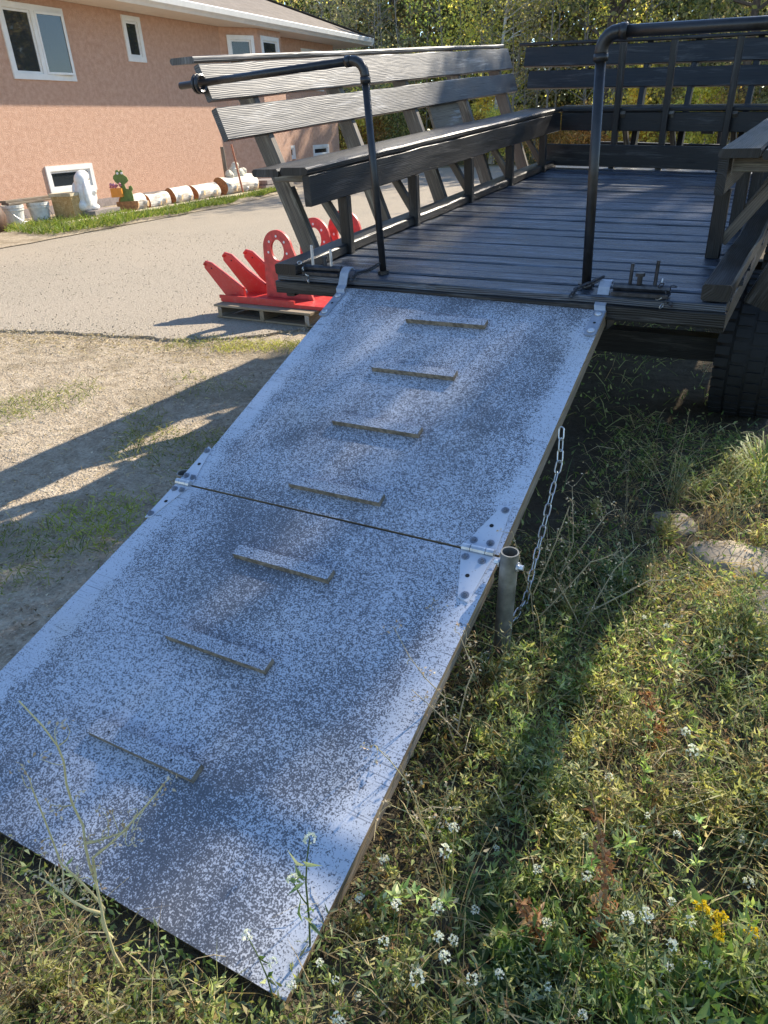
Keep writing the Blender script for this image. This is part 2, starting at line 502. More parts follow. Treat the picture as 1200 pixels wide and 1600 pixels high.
def leaves(P, D, L, W, bend=.15, seed=0):
    """diamond leaves: base P, direction D, length L, width W -> V (6n), F tris"""
    r = np.random.default_rng(seed)
    n = len(P); D = unit(D)
    A = unit(np.cross(D, r.normal(size=(n, 3)))); N = np.cross(A, D)
    L = np.asarray(L).reshape(-1, 1) * np.ones((n, 1)); W = np.asarray(W).reshape(-1, 1) * np.ones((n, 1))
    p0 = P; p1 = P + D * L * .42 + A * W * .5 + N * L * bend * .3
    p2 = P + D * L - N * L * bend; p3 = P + D * L * .42 - A * W * .5 + N * L * bend * .3
    pm = P + D * L * .45
    V = np.stack([p0, p1, p2, p3, pm], 1).reshape(-1, 3)
    b = np.arange(n)[:, None] * 5
    F = np.concatenate([b + np.array([[0, 1, 4]]), b + np.array([[1, 2, 4]]), b + np.array([[2, 3, 4]]), b + np.array([[3, 0, 4]])], 1).reshape(-1, 3)
    return V, F, 5

def blades(P, D, L, W, droop=.3, seed=0):
    """grass blades: 5 verts, 3 tris"""
    r = np.random.default_rng(seed)
    n = len(P); D = unit(D)
    A = r.normal(size=(n, 3)); A[:, 2] *= .2; A = unit(np.cross(D, A))
    H = np.copy(D); H[:, 2] = 0; H = unit(H + 1e-6)
    L = np.asarray(L).reshape(-1, 1) * np.ones((n, 1)); W = np.asarray(W).reshape(-1, 1) * np.ones((n, 1))
    dr = droop * r.uniform(.3, 1.3, (n, 1))
    m = P + D * L * .55 + H * L * dr * .12
    t = P + D * L * (1 - dr * .25) + H * L * dr * .6 - np.array([[0, 0, 1]]) * L * dr * .35
    V = np.stack([P - A * W * .5, P + A * W * .5, m + A * W * .42, m - A * W * .42, t], 1).reshape(-1, 3)
    b = np.arange(n)[:, None] * 5
    F = np.concatenate([b + np.array([[0, 1, 2]]), b + np.array([[0, 2, 3]]), b + np.array([[3, 2, 4]])], 1).reshape(-1, 3)
    return V, F, 5

class Stuff:
    """accumulates leaf/blade/stem arrays into one mesh"""
    def __init__(s): s.V = []; s.F = []; s.T = []; s.n = 0
    def add(s, V, F, tint, per=1):
        t = np.repeat(tint, per, axis=0) if per > 1 else tint
        s.V.append(V); s.F.append(F + s.n); s.T.append(t); s.n += len(V)
    def stem(s, pts, r0, r1, col, n=4):
        pts = np.asarray(pts, float); kx = len(pts)
        d = np.gradient(pts, axis=0); d = unit(d)
        a = unit(np.cross(d, np.array([[.3, .5, .81]]))); b = np.cross(d, a)
        rad = np.linspace(r0, r1, kx)[:, None, None]
        ang = np.arange(n) * 2 * np.pi / n
        ring = pts[:, None, :] + rad * (a[:, None, :] * np.cos(ang)[None, :, None] + b[:, None, :] * np.sin(ang)[None, :, None])
        V = ring.reshape(-1, 3); F = []
        for i in range(kx - 1):
            for j in range(n):
                j2 = (j + 1) % n
                F += [(i * n + j, i * n + j2, (i + 1) * n + j2), (i * n + j, (i + 1) * n + j2, (i + 1) * n + j)]
        s.add(V, np.array(F), np.tile(np.asarray(col, float), (len(V), 1)))
    def build(s, name, mat, parent=None):
        return np_mesh(name, np.concatenate(s.V), np.concatenate(s.F), mat, np.concatenate(s.T), parent)

def tints(n, cols, var=.2, seed=0, weights=None):
    r = np.random.default_rng(seed)
    c = np.array(cols)[r.choice(len(cols), n, p=weights)]
    return np.clip(c * r.uniform(1 - var, 1 + var, (n, 1)), 0, 1)

# ------------------------------------------------------------------ ground
def relief(x, y):
    a = min(1, max(0, (x - .2) / .8)) * min(1, max(0, (4 - abs(y + .5)) / 2.5))
    h = noise.noise((x * 1.7, y * 1.7, 3)) * .035 * a + noise.noise((x * 6, y * 6, 8)) * .012 * (.35 + a)
    if x > 1.45 and y < .6:                     # the bank rises a little to the right of the wagon
        h += .05 * min(1, (x - 1.45) / .8)
    if x < .2: h += noise.noise((x * 3, y * 3, 1)) * .008
    return h - .018

xs = np.unique(np.concatenate([np.linspace(-300, -8, 24), np.arange(-8, -1, .14), np.arange(-1, 3.6, .05), np.linspace(3.6, 12, 26), np.linspace(12, 300, 20)]))
ys = np.unique(np.concatenate([np.linspace(-200, -4, 18), np.arange(-4, 3.5, .055), np.linspace(3.5, 20, 40), np.linspace(20, 300, 24)]))
V = []
for yy in ys:
    for xx in xs:
        near = -9 < xx < 8 and -5 < yy < 12
        V.append((xx, yy, relief(xx, yy) if near else -.018))
nx = len(xs)
F = np.array([(j * nx + i, j * nx + i + 1, (j + 1) * nx + i + 1, (j + 1) * nx + i) for j in range(len(ys) - 1) for i in range(nx - 1)])
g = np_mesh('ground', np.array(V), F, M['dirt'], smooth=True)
tag(g, 'bare tan dirt and straw ground with dark soil and painted shade under the weeds and wagon', None, None, 'structure')

# paved drive: sheet just above the dirt, with a crumbling near edge
edge = []
ctrl = [(-30, -3.9), (-12, -.62), (-8, .22), (-4.52, .92), (-3.2, 1.18), (-2.3, 1.38), (-1.9, 1.75), (-1.35, 2.6), (-.9, 4.2), (.3, 8), (3, 12), (9, 15), (24, 17)]
for (x0, y0), (x1, y1) in zip(ctrl[:-1], ctrl[1:]):
    n = max(2, int(math.hypot(x1 - x0, y1 - y0) / .07)) if x0 > -13 and x0 < 0 else 6
    for i in range(n):
        t = i / n; x = x0 + (x1 - x0) * t; y = y0 + (y1 - y0) * t
        edge.append((x + noise.noise((x * 5, y * 5, 2)) * .05, y + noise.noise((x * 4.2, y * 4.2, 7)) * .06 + noise.noise((x * 17, y * 17, 7)) * .02))
edge.append(ctrl[-1])
poly = edge + [(24, 27), (-2, 26.5), (-12, 25.5), (-40, 24), (-40, -3.9)]
bm = bmesh.new()
f = bm.faces.new([bm.verts.new((x, y, 0.002)) for x, y in poly])
r = bmesh.ops.extrude_face_region(bm, geom=[f])
for v_ in r['geom']:
    if isinstance(v_, bmesh.types.BMVert): v_.co.z = -.05
bmesh.ops.triangulate(bm, faces=bm.faces)
bmesh.ops.recalc_face_normals(bm, faces=bm.faces)
me = bpy.data.meshes.new('driveway'); bm.to_mesh(me); bm.free(); me.materials.append(M['asphalt'])
o = bpy.data.objects.new('driveway', me); COL.objects.link(o)
tag(o, 'pale worn asphalt drive between the wagon and the salmon house', None, None, 'structure')

# ------------------------------------------------------------------ house (local x along the wall, local -y out of the wall)
DG = Vector((-.1099, .99394, 0)); NO = Vector((.99394, .1099, 0))
HB = Vector((-12.854, 8.502, 0)) - NO * .5
house = empty('house', HB, (0, 0, math.atan2(DG.y, DG.x)))
tag(house, 'salmon stucco house with white framed windows and brown shingled hip roof', 'house')
def HW(a, o_, z): return HB + DG * a + NO * o_ + Vector((0, 0, z))

def wall_holes(mb, a0, a1, h0, h1, holes, th, mi=0, M4=None):
    """wall slab in the plane y=0..th (local), rectangular openings with reveals"""
    A = sorted({a0, a1, *[q for h in holes for q in (h[0], h[1])]}); H = sorted({h0, h1, *[q for h in holes for q in (h[2], h[3])]})
    def inh(a, z): return any(h[0] < a < h[1] and h[2] < z < h[3] for h in holes)
    def put(pts): mb.face([(M4 @ Vector(p)) if M4 else p for p in pts], [(p[0], p[2]) for p in pts], mi)
    for i in range(len(A) - 1):
        for j in range(len(H) - 1):
            if inh((A[i] + A[i + 1]) / 2, (H[j] + H[j + 1]) / 2): continue
            put([(A[i], 0, H[j]), (A[i + 1], 0, H[j]), (A[i + 1], 0, H[j + 1]), (A[i], 0, H[j + 1])])
    for (b0, b1, c0, c1) in holes:
        put([(b0, 0, c0), (b1, 0, c0), (b1, th, c0), (b0, th, c0)]); put([(b0, 0, c1), (b1, 0, c1), (b1, th, c1), (b0, th, c1)])
        put([(b0, 0, c0), (b0, 0, c1), (b0, th, c1), (b0, th, c0)]); put([(b1, 0, c0), (b1, 0, c1), (b1, th, c1), (b1, th, c0)])

def window(a0, a1, h0, h1, M4=None, mull=(), openr=False, fw=.09, blind=False, trim=.0):
    """white frame (part) > sash and pane (sub-parts)"""
    mb = MB(); M4_ = M4 or Matrix.Identity(4)
    y0, y1 = -.035, .09
    e = .01
    mb.box((a0 - e, y0, h0 - e), (a1 + e, y1, h0 + fw), mat=M4_); mb.box((a0 - e, y0, h1 - fw), (a1 + e, y1, h1 + e), mat=M4_)
    mb.box((a0 - e, y0 + .001, h0 + fw), (a0 + fw, y1, h1 - fw), mat=M4_); mb.box((a1 - fw, y0 + .001, h0 + fw), (a1 + e, y1, h1 - fw), mat=M4_)
    for q in mull: mb.box((q - .05, y0 + .004, h0 + fw), (q + .05, y1, h1 - fw), mat=M4_)
    fr = mb.build('window', M['vinyl'], house)
    xs_ = [a0 + fw, *mull, a1 - fw]
    for i in range(len(xs_) - 1):
        l = xs_[i] + (.05 if i > 0 else 0); r_ = xs_[i + 1] - (.05 if i < len(xs_) - 2 else 0)
        s_ = .045
        mb = MB()
        T = M4_
        if openr and i == len(xs_) - 2:
            T = M4_ @ Matrix.Translation((l, -.04, 0)) @ Matrix.Rotation(math.radians(-7), 4, 'Z') @ Matrix.Translation((-l, .0, 0))
        mb.box((l + .002, .0, h0 + fw + .002), (r_ - .002, .045, h0 + fw + s_), mat=T); mb.box((l + .002, .0, h1 - fw - s_), (r_ - .002, .045, h1 - fw - .002), mat=T)
        mb.box((l + .002, .001, h0 + fw + s_), (l + s_, .045, h1 - fw - s_), mat=T); mb.box((r_ - s_, .001, h0 + fw + s_), (r_ - .002, .045, h1 - fw - s_), mat=T)
        mb.build('sash', M['vinyl'], fr)
        mb = MB(); mb.box((l + s_, .018, h0 + fw + s_), (r_ - s_, .024, h1 - fw - s_), mat=T); mb.build('pane', M['glass'], fr)
    mb = MB()
    mb.face([M4_ @ Vector(p) for p in ((a0, .55, h0 - .1), (a1, .55, h0 - .1), (a1, .55, h1 + .1), (a0, .55, h1 + .1))])
    mb.build('dark_room', M['interior'], fr)
    if blind:
        mb = MB()
        for q in range(6):
            x0 = a0 + fw + (a1 - a0 - 2 * fw) * (q + .1) / 6
            mb.box((x0, .16, h0 + .1), (x0 + .012 + (a1 - a0) / 9, .2 + .03 * (q % 2), h1 - .1), mat=M4_)
        mb.build('curtain', M['curtain'], fr)
    return fr

HT = 4.26
main_holes = [(-.30, 1.42, 2.76, 4.10), (3.32, 3.95, 3.24, 4.17), (-.09, 1.31, .52, 1.08), (10.35, 10.98, .72, 1.12), (12.32, 13.53, .70, 1.08), (12.05, 13.46, 2.80, 4.02)]
mb = MB(); wall_holes(mb, -14, 7.31, -.1, HT, main_holes[:3], .12)
mb.build('wall', M['stucco'], house)
mb = MB(); wall_holes(mb, 7.31, 14.48, -.1, HT, main_holes[3:], .12)
mb.face([(14.48, 0, -.1), (14.48, 9.5, -.1), (14.48, 9.5, HT), (14.48, 0, HT)])
mb.face([(-14, 9.5, -.1), (14.48, 9.5, -.1), (14.48, 9.5, HT), (-14, 9.5, HT)])
mb.face([(-14, 0, -.1), (-14, 9.5, -.1), (-14, 9.5, HT), (-14, 0, HT)])
mb.face([(-14, .0, HT), (14.48, .0, HT), (14.48, 9.5, HT), (-14, 9.5, HT)])
mb.build('wall', M['stucco'], house)
window(*main_holes[0], mull=(.56,), openr=True, fw=.10, blind=False)
window(*main_holes[1], fw=.10)
window(*main_holes[2], fw=.10)
window(*main_holes[3], fw=.07); window(*main_holes[4], fw=.08); window(*main_holes[5], mull=(12.75,), fw=.09)
# bay: near facet, front facet, far facet
P0, P1, P2, P3 = Vector((7.31, 0, 0)), Vector((8.42, -.6, 0)), Vector((9.74, -.6, 0)), Vector((10.3, 0, 0))
for (pa, pb, hole) in ((P0, P1, (.24, 1.10, 3.0, 4.06)), (P1, P2, (.14, 1.14, 3.0, 4.08)), (P2, P3, None)):
    d = pb - pa; L = d.length; ang = math.atan2(d.y, d.x)
    M4 = Matrix.Translation(pa) @ Matrix.Rotation(ang, 4, 'Z')
    mb = MB(); wall_holes(mb, 0, L, -.1, HT, [hole] if hole else [], .12, M4=M4); mb.build('bay_wall', M['stucco'], house)
    if hole: window(*hole, M4=M4, fw=.10, mull=())
# eave: soffit, gutter, roof
OV = .9; EA = 15.85
mb = MB(); mb.box((-15, -OV + .02, HT + .003), (EA - .02, .0, HT + .03)); mb.box((14.49, .0, HT + .004), (EA - .02, 10.4, HT + .031)); mb.build('soffit', M['soffit'], house)
gut = MB()
prof = [(-OV - .10, HT + .24), (-OV - .12, HT + .22), (-OV - .10, HT + .10), (-OV - .03, HT + .05), (-OV + .019, HT + .0), (-OV + .019, HT + .24)]
gut.grid([[(x, y, z) for y, z in prof] for x in (-15, EA + .1)])
gut.build('gutter', M['vinyl'], house)
gut = MB(); gut.grid([[(EA - (y + OV), yy, z) for y, z in prof] for yy in (-OV - .1, 10.4)]); gut.build('gutter', M['vinyl'], house)
sl = .42; RY = 4.75; RH = HT + .25 + sl * (RY + OV)
E0 = HT + .25
rf = MB()
e0 = (-15, -OV - .06, E0 - .02); e1 = (EA + .06, -OV - .06, E0 - .02); r0 = (-15, RY, RH); r1 = (EA - RY - OV, RY, RH); e2 = (EA + .06, 10.4, E0 - .02); e3 = (-15, 10.4, E0 - .02)
rf.face([e0, e1, r1, r0]); rf.face([e1, e2, r1]); rf.face([e2, e3, r0, r1])
def dn(p): return (p[0], p[1], p[2] - .03)
rf.face([dn(e0), dn(e1), dn(r1), dn(r0)]); rf.face([dn(e1), dn(e2), dn(r1)]); rf.face([dn(e2), dn(e3), dn(r0), dn(r1)])
rf.face([e0, e1, dn(e1), dn(e0)]); rf.face([e1, e2, dn(e2), dn(e1)]); rf.face([e0, r0, dn(r0), dn(e0)]); rf.face([e2, e3, dn(e3), dn(e2)]); rf.face([e3, r0, dn(r0), dn(e3)])
roof = rf.build('roof', M['shingle'], house)
# hip cap shingles, one by one
mesh0 = None
d = (Vector(r1) - Vector(e1)); L = d.length; d.normalize()
n = int(L / .2)
for i in range(n):
    if mesh0 is None:
        mb = MB(); mb.box((-.13, -.14, 0), (.13, .14, .018))
        c = mb.build('ridge_cap', M['shingle'], roof); mesh0 = c.data
    else:
        c = bpy.data.objects.new('ridge_cap', mesh0); COL.objects.link(c); c.parent = roof
    p = Vector(e1) + d * (.2 * i + .1)
    c.matrix_local = Matrix.Translation(p + Vector((0, 0, .012 + .003 * (i % 2)))) @ d.to_track_quat('X', 'Z').to_matrix().to_4x4()
# concrete foot showing below the stucco
mb = MB(); mb.box((-14, -.03, -.1), (7.3, -.002, .30)); mb.build('foundation', M['slab'], house)

# planting bed and timber edging by the wall
bed = MB()
rows = []
for a in np.linspace(-6, 7.4, 60):
    of = 2.95 + .12 * noise.noise((a * 1.3, 4, 0)) - (max(0, a - 2.5)) * .16
    rows.append([HW(a, .04, .12), HW(a, 1.2, .11), HW(a, 1.95, .085), HW(a, of, .016)])
bed.grid(rows, closed=False)
o = bed.build('planting_bed', M['dirt'], smooth=True)
tag(o, 'raised bed of dry soil along the foot of the house wall', None, None, 'structure')
mb = MB(); mb.tube([HW(a, 2.0, .10) for a in np.linspace(-1.9, 7.2, 12)], .05, 6)
o = mb.build('edging_timber', M['edging']); tag(o, 'long pale edging timber between the log row and the green grass strip', 'timber')

# ------------------------------------------------------------------ things along the house wall
def at(o, a, of, z, rz=0):
    o.location = HW(a, of, z); o.rotation_euler = (0, 0, math.atan2(DG.y, DG.x) + rz); return o

def make_bucket(label):
    t = empty('bucket')
    mb = MB(); mb.lathe([(.17, 0), (.20, .30), (.215, .30), (.215, .33), (.205, .335), (.205, .36), (.22, .362), (.22, .40), (.195, .40), (.165, .02)], n=22, cap=True)
    mb.build('body', M['bucket'], t, smooth=False)
    mb = MB(); mb.lathe([(.222, .345), (.226, .352), (.222, .359)], n=22, cap=False); mb.build('rib', M['bucket'], t)
    mb = MB(); mb.tube([(.225 * math.cos(q), -.225 * math.sin(q) - .01, .34 - .26 * math.sin(q)) for q in np.linspace(0, math.pi, 12)], .006, 5); mb.build('handle', M['steel'], t)
    return tag(t, label, 'bucket', 'white buckets by the wall')
b1 = make_bucket('dirty white plastic bucket, leftmost, half hidden in the grass by the wall'); at(b1, -2.08, 1.0, .09, .4)
b2 = copy_tree(b1); b2['label'] = 'white plastic bucket standing beside the yellow strand board box'; at(b2, -1.52, 1.1, .09, 1.4)
# strand-board box with a pale lid
t = empty('strand_board_box'); tag(t, 'small yellow strand board box between a bucket and the white statue', 'box')
mb = MB(); mb.box((-.24, -.24, 0), (.24, .24, .50)); mb.build('body', M['osb'], t)
mb = MB(); mb.box((-.27, -.26, .501), (.27, .26, .56)); mb.build('lid', M['edging'], t)
at(t, -.98, 1.42, .06, .15)
# boards lying over the buckets' back, against the wall
t = empty('stacked_boards'); tag(t, 'brown boards lying across the tops of the two white buckets', 'boards')
for i in range(2): board('board', (-.62, -.05 + .06 * i, .022 + .042 * i), (.62, -.02 + .03 * i, .022 + .042 * i), (0, 1, 0), .2, .04, M['grey_wood'], t)
at(t, -1.62, .98, .495)
# urn at the frame edge
t = empty('brown_urn'); tag(t, 'dark brown rounded clay urn at the left end of the grass strip', 'urn')
mb = MB(); mb.lathe([(.16, 0), (.30, .14), (.34, .34), (.27, .52), (.2, .58), (.23, .62), (.19, .62)], n=20); mb.build('body', M['urn'], t, smooth=True)
at(t, -2.95, 1.3, .02)
# statue on a slab
t = empty('stone_slab'); tag(t, 'dark grey stone slab under the white statue', 'slab')
mb = MB(); mb.box((-.36, -.26, .0), (.36, .26, .10)); mb.box((-.42, -.31, .101), (.42, .31, .19)); mb.build('block', M['slab'], t)
at(t, -.50, 1.62, .06, .1)
def blob_obj(name, parts, mat, parent, vox=.02):
    bm = bmesh.new()
    for (c, rad) in parts:
        r_ = bmesh.ops.create_icosphere(bm, subdivisions=3, radius=1.0)
        rx = rad if isinstance(rad, (list, tuple)) else (rad, rad, rad)
        for v_ in r_['verts']: v_.co = Vector((v_.co.x * rx[0] + c[0], v_.co.y * rx[1] + c[1], v_.co.z * rx[2] + c[2]))
    me = bpy.data.meshes.new(name); bm.to_mesh(me); bm.free(); me.materials.append(mat)
    o = bpy.data.objects.new(name, me); COL.objects.link(o); o.parent = parent
    md = o.modifiers.new('remesh', 'REMESH'); md.mode = 'VOXEL'; md.voxel_size = vox; md.use_smooth_shade = True
    sm = o.modifiers.new('smooth', 'SMOOTH'); sm.iterations = 3
    return o
t = empty('white_statue'); tag(t, 'white plaster bird statue with bowed head in front of the basement window', 'statue')
blob_obj('body', [((-.02, 0, .16), (.20, .17, .20)), ((-.06, 0, .36), (.17, .15, .26)), ((-.05, 0, .58), (.15, .14, .17)), ((.01, 0, .66), (.15, .13, .12)), ((.09, 0, .58), (.09, .08, .09)), ((.13, 0, .50), (.05, .05, .08)),
    ((.15, -.05, .36), (.09, .10, .07)), ((.17, -.02, .25), (.08, .10, .16)), ((-.12, -.14, .32), (.10, .05, .24)), ((-.12, .14, .32), (.10, .05, .24)), ((.05, -.13, .06), (.13, .07, .06)), ((.05, .12, .06), (.13, .07, .06)), ((-.2, 0, .1), (.09, .12, .1))], M['plaster'], t)
mb = MB(); mb.lathe([(.02, -.012), (.028, 0), (.02, .012)], (.075, -.105, .60), 10); mb.build('eye', M['slab'], t)
at(t, -.70, 1.64, .245, .1)
# log creature: green painted head board on the first birch log
t = empty('log_creature'); tag(t, 'green painted wooden creature with an orange flower pot on a birch log', 'garden figure')
pts = [(-.20, -.02), (-.22, .22), (-.17, .36), (-.16, .50), (-.10, .60), (-.12, .68), (-.24, .78), (-.30, .88), (-.27, .96), (-.19, 1.0), (-.17, 1.10), (-.10, 1.12), (-.05, 1.06), (.0, 1.12), (.06, 1.08), (.06, .98), (.17, .90), (.20, .80), (.12, .74), (.04, .70), (.07, .58), (.16, .56), (.17, .64), (.26, .66), (.30, .56), (.24, .48), (.26, .36), (.25, .20), (.22, -.02)]
RZ = Matrix.Translation((0, 0, .12)) @ Matrix.Scale(.72, 4)
mb = MB(); mb.prism([(x * .9, z) for x, z in pts], .05, mat=RZ); mb.build('head_board', M['green_paint'], t)
mb = MB()
for ex in (-.10, .03):
    mb.lathe([(.035, -.012), (.035, .012)], n=12, mat=RZ @ Matrix.Translation((ex, -.045, 1.02)) @ Matrix.Rotation(math.pi / 2, 4, 'X'))
mb.build('eye', M['plaster'], t)
mb = MB(); mb.prism([(.24 * math.cos(q), .24 * math.sin(q) + .1) for q in np.linspace(math.pi * .95, 2.05 * math.pi, 14)], .05, mat=Matrix.Translation((0.02, -.045, .14))); mb.build('belly', M['cutwood'], t)
mb = MB(); mb.box((-.27, -.16, .38), (-.03, .06, .56)); mb.build('flower_pot', M['orange'], t)
mb = MB()
for i in range(16):
    mb.lathe([(.0, -.03), (.035, 0), (.0, .03)], (random.uniform(-.28, -.04), random.uniform(-.15, .05), random.uniform(.58, .66)), 6)
mb.build('flower', M['pink'], t)
at(t, .55, 1.56, .03, -1.05)

def make_log(label, a0, a1, r, of, stubs, seed):
    rr = random.Random(seed)
    L = a1 - a0; t = empty('birch_log')
    rows = []
    nseg = 14
    for i in range(nseg + 1):
        s = i / nseg; ring = []
        for j in range(24):
            q = 2 * math.pi * j / 24
            R = r * (1 + .06 * math.sin(3 * q + seed) + .10 * noise.noise((s * 3.2, seed * 3.1, 2 + math.cos(q))) + .05 * math.sin(2 * q + 5 * s))
            ring.append((s * L, R * math.cos(q), r + R * math.sin(q)))
        rows.append(ring)
    mb = MB(); mb.grid(rows, capmi=1); mb.build('trunk_piece', [M['birch'], M['cutwood']], t, smooth=False)
    for i in range(stubs):
        x = L * (i + .4 + rr.uniform(-.2, .3)) / stubs; q = rr.uniform(-2.6, -1.9) if i % 2 else rr.uniform(-2.9, -2.2)
        dr = Vector((.25, math.cos(q) if math.cos(q) < 0 else -.5, math.sin(q) * .4 + .15)).normalized()
        p = Vector((x, 0, r)) + dr * r * .8
        mb = MB(); mb.tube([p, p + dr * (r * .38), p + dr * (r * .5)], [r * .42, r * .36, r * .34], 9, capmi=1); mb.build('branch_stub', [M['birch'], M['tanwood']], t)
    tag(t, label, 'log'); t.location = HW(a0, of, .05); t.rotation_euler = (0, 0, math.atan2(DG.y, DG.x)); return t
make_log('short birch log right behind the green creature head', .66, 1.18, .19, 1.42, 2, 1)
make_log('birch log with one stub, second in the row after the green creature', 1.34, 2.10, .165, 1.40, 2, 2)
make_log('stout birch log in the middle of the row with two pale sawn stubs', 2.28, 2.98, .195, 1.38, 2, 3)
make_log('long birch log with dark orange sawn end next to the largest log', 3.20, 4.20, .19, 1.36, 2, 4)
make_log('largest birch log at the far end of the row under the pale rocks', 4.50, 6.05, .24, 1.34, 3, 5)
t = empty('rock_pile'); tag(t, 'pale lumpy rocks piled on the largest birch log', 'rocks')
for i, (x, y, z, s) in enumerate(((0, 0, 0, .12), (.25, .03, .02, .15), (.5, -.02, 0, .13), (.34, .02, .2, .11), (.72, .03, .03, .11))):
    bm = bmesh.new(); bmesh.ops.create_icosphere(bm, subdivisions=2, radius=s)
    for v_ in bm.verts: v_.co *= 1 + .35 * noise.noise(v_.co * 9 + Vector((i * 5, 0, 0))); v_.co += Vector((x, y, z + s * .6))
    me = bpy.data.meshes.new('rock'); bm.to_mesh(me); bm.free(); me.materials.append(M['pale_rock'])
    oo = bpy.data.objects.new('rock', me); COL.objects.link(oo); oo.parent = t
at(t, 5.0, 1.34, .50)
t = MB(); t.tube([(0, 0, 0), (-.06, .05, .6), (-.13, .1, 1.25)], .026, 7); o = t.build('leaning_pole', M['redstick']); tag(o, 'thin reddish pole leaning upright in front of the largest log', 'pole'); at(o, 4.95, 1.75, .06)
t = MB(); t.tube([(0, 0, 0), (.0, .02, .95), (-.01, .02, 1.15)], [.06, .055, .05], 8); o = t.build('stake', M['grey_wood']); tag(o, 'short thick grey stake standing behind the largest log', 'stake'); at(o, 5.55, .85, .1)
t = empty('paving_slabs'); tag(t, 'two stacked grey paving slabs past the far end of the log row', 'slabs')
for i in range(2):
    mb = MB(); mb.box((-.55 + .1 * i, -.4, .13 * i), (.55 - .06 * i, .4, .13 * i + .11)); mb.build('slab', M['slab'], t)
at(t, 6.85, 1.25, .08)
# blue drum past the end of the house
t = empty('blue_drum'); tag(t, 'small blue plastic drum past the far corner of the house', 'drum')
mb = MB(); mb.lathe([(.27, 0), (.30, .06), (.30, .8), (.26, .88), (.0, .88)], n=18); mb.build('body', M['blue'], t)
mb = MB(); mb.lathe([(.31, .27), (.32, .30), (.31, .33)], n=18, cap=False); mb.build('rib', M['blue'], t)
at(t, 15.2, -1.2, .0)

# ------------------------------------------------------------------ wagon; local frame T, root tilted 3 degrees nose-up
MT = Matrix(((1.0, 0.0, .0059), (.0003, .99858, -.05332), (-.0059, .05332, .99856)))
wagon = empty('wagon')
wagon.matrix_world = Matrix.Translation((0, 0, .8736)) @ MT.to_4x4()
tag(wagon, 'black stained wooden hay wagon with slatted benches round its plank deck', 'wagon')
TWK, TWS = .034, -.055
def tw(p):
    x, y, z = p
    return (x, y + TWS * (x - .6) * y / 3.6, z - TWK * (x - .6) * y / 3.6)
def inv_w(p):
    """world -> wagon local (undeformed)"""
    return wagon.matrix_world.inverted() @ Vector(p)

# deck planks
y = -.07; i = 0
DE = 4.62
while y < DE:
    wd = random.choice((.135, .14, .145, .15)); dz = random.uniform(-.004, .003)
    xr = 1.655 + random.uniform(-.01, .012); xl = -.40 + random.uniform(-.012, .01)
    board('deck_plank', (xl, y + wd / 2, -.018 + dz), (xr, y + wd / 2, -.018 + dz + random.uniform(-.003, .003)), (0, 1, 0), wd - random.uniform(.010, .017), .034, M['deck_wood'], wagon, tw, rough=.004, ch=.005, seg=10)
    y += wd; i += 1
# frame under the deck
board('end_sill', (-.41, -.045, -.068), (1.66, -.045, -.068), (0, 0, 1), .058, .05, M['black_wood'], wagon, tw)
board('end_sill', (-.41, 4.6, -.075), (1.66, 4.6, -.075), (0, 0, 1), .07, .05, M['black_wood'], wagon, tw)
for x in (-.38, .28, .95, 1.63): board('floor_beam', (x, .0, -.085), (x, 4.55, -.085), (0, 0, 1), .095, .05, M['black_wood'], wagon, tw)
for yy in (.55, 1.35, 2.6, 3.8): board('cross_beam', (-.36, yy, -.18), (1.62, yy, -.18), (0, 0, 1), .09, .07, M['black_wood'], wagon, tw)
# curbs along the sides
board('curb_timber', (-.3125, -.10, .027), (-.3125, 3.80, .027), (1, 0, 0), .125, .052, M['black_wood'], wagon, tw, rough=.006, ch=.008, seg=16)
board('curb_timber', (1.615, -.07, .032), (1.615, 3.80, .032), (1, 0, 0), .10, .06, M['black_wood'], wagon, tw, rough=.006, ch=.008, seg=16)

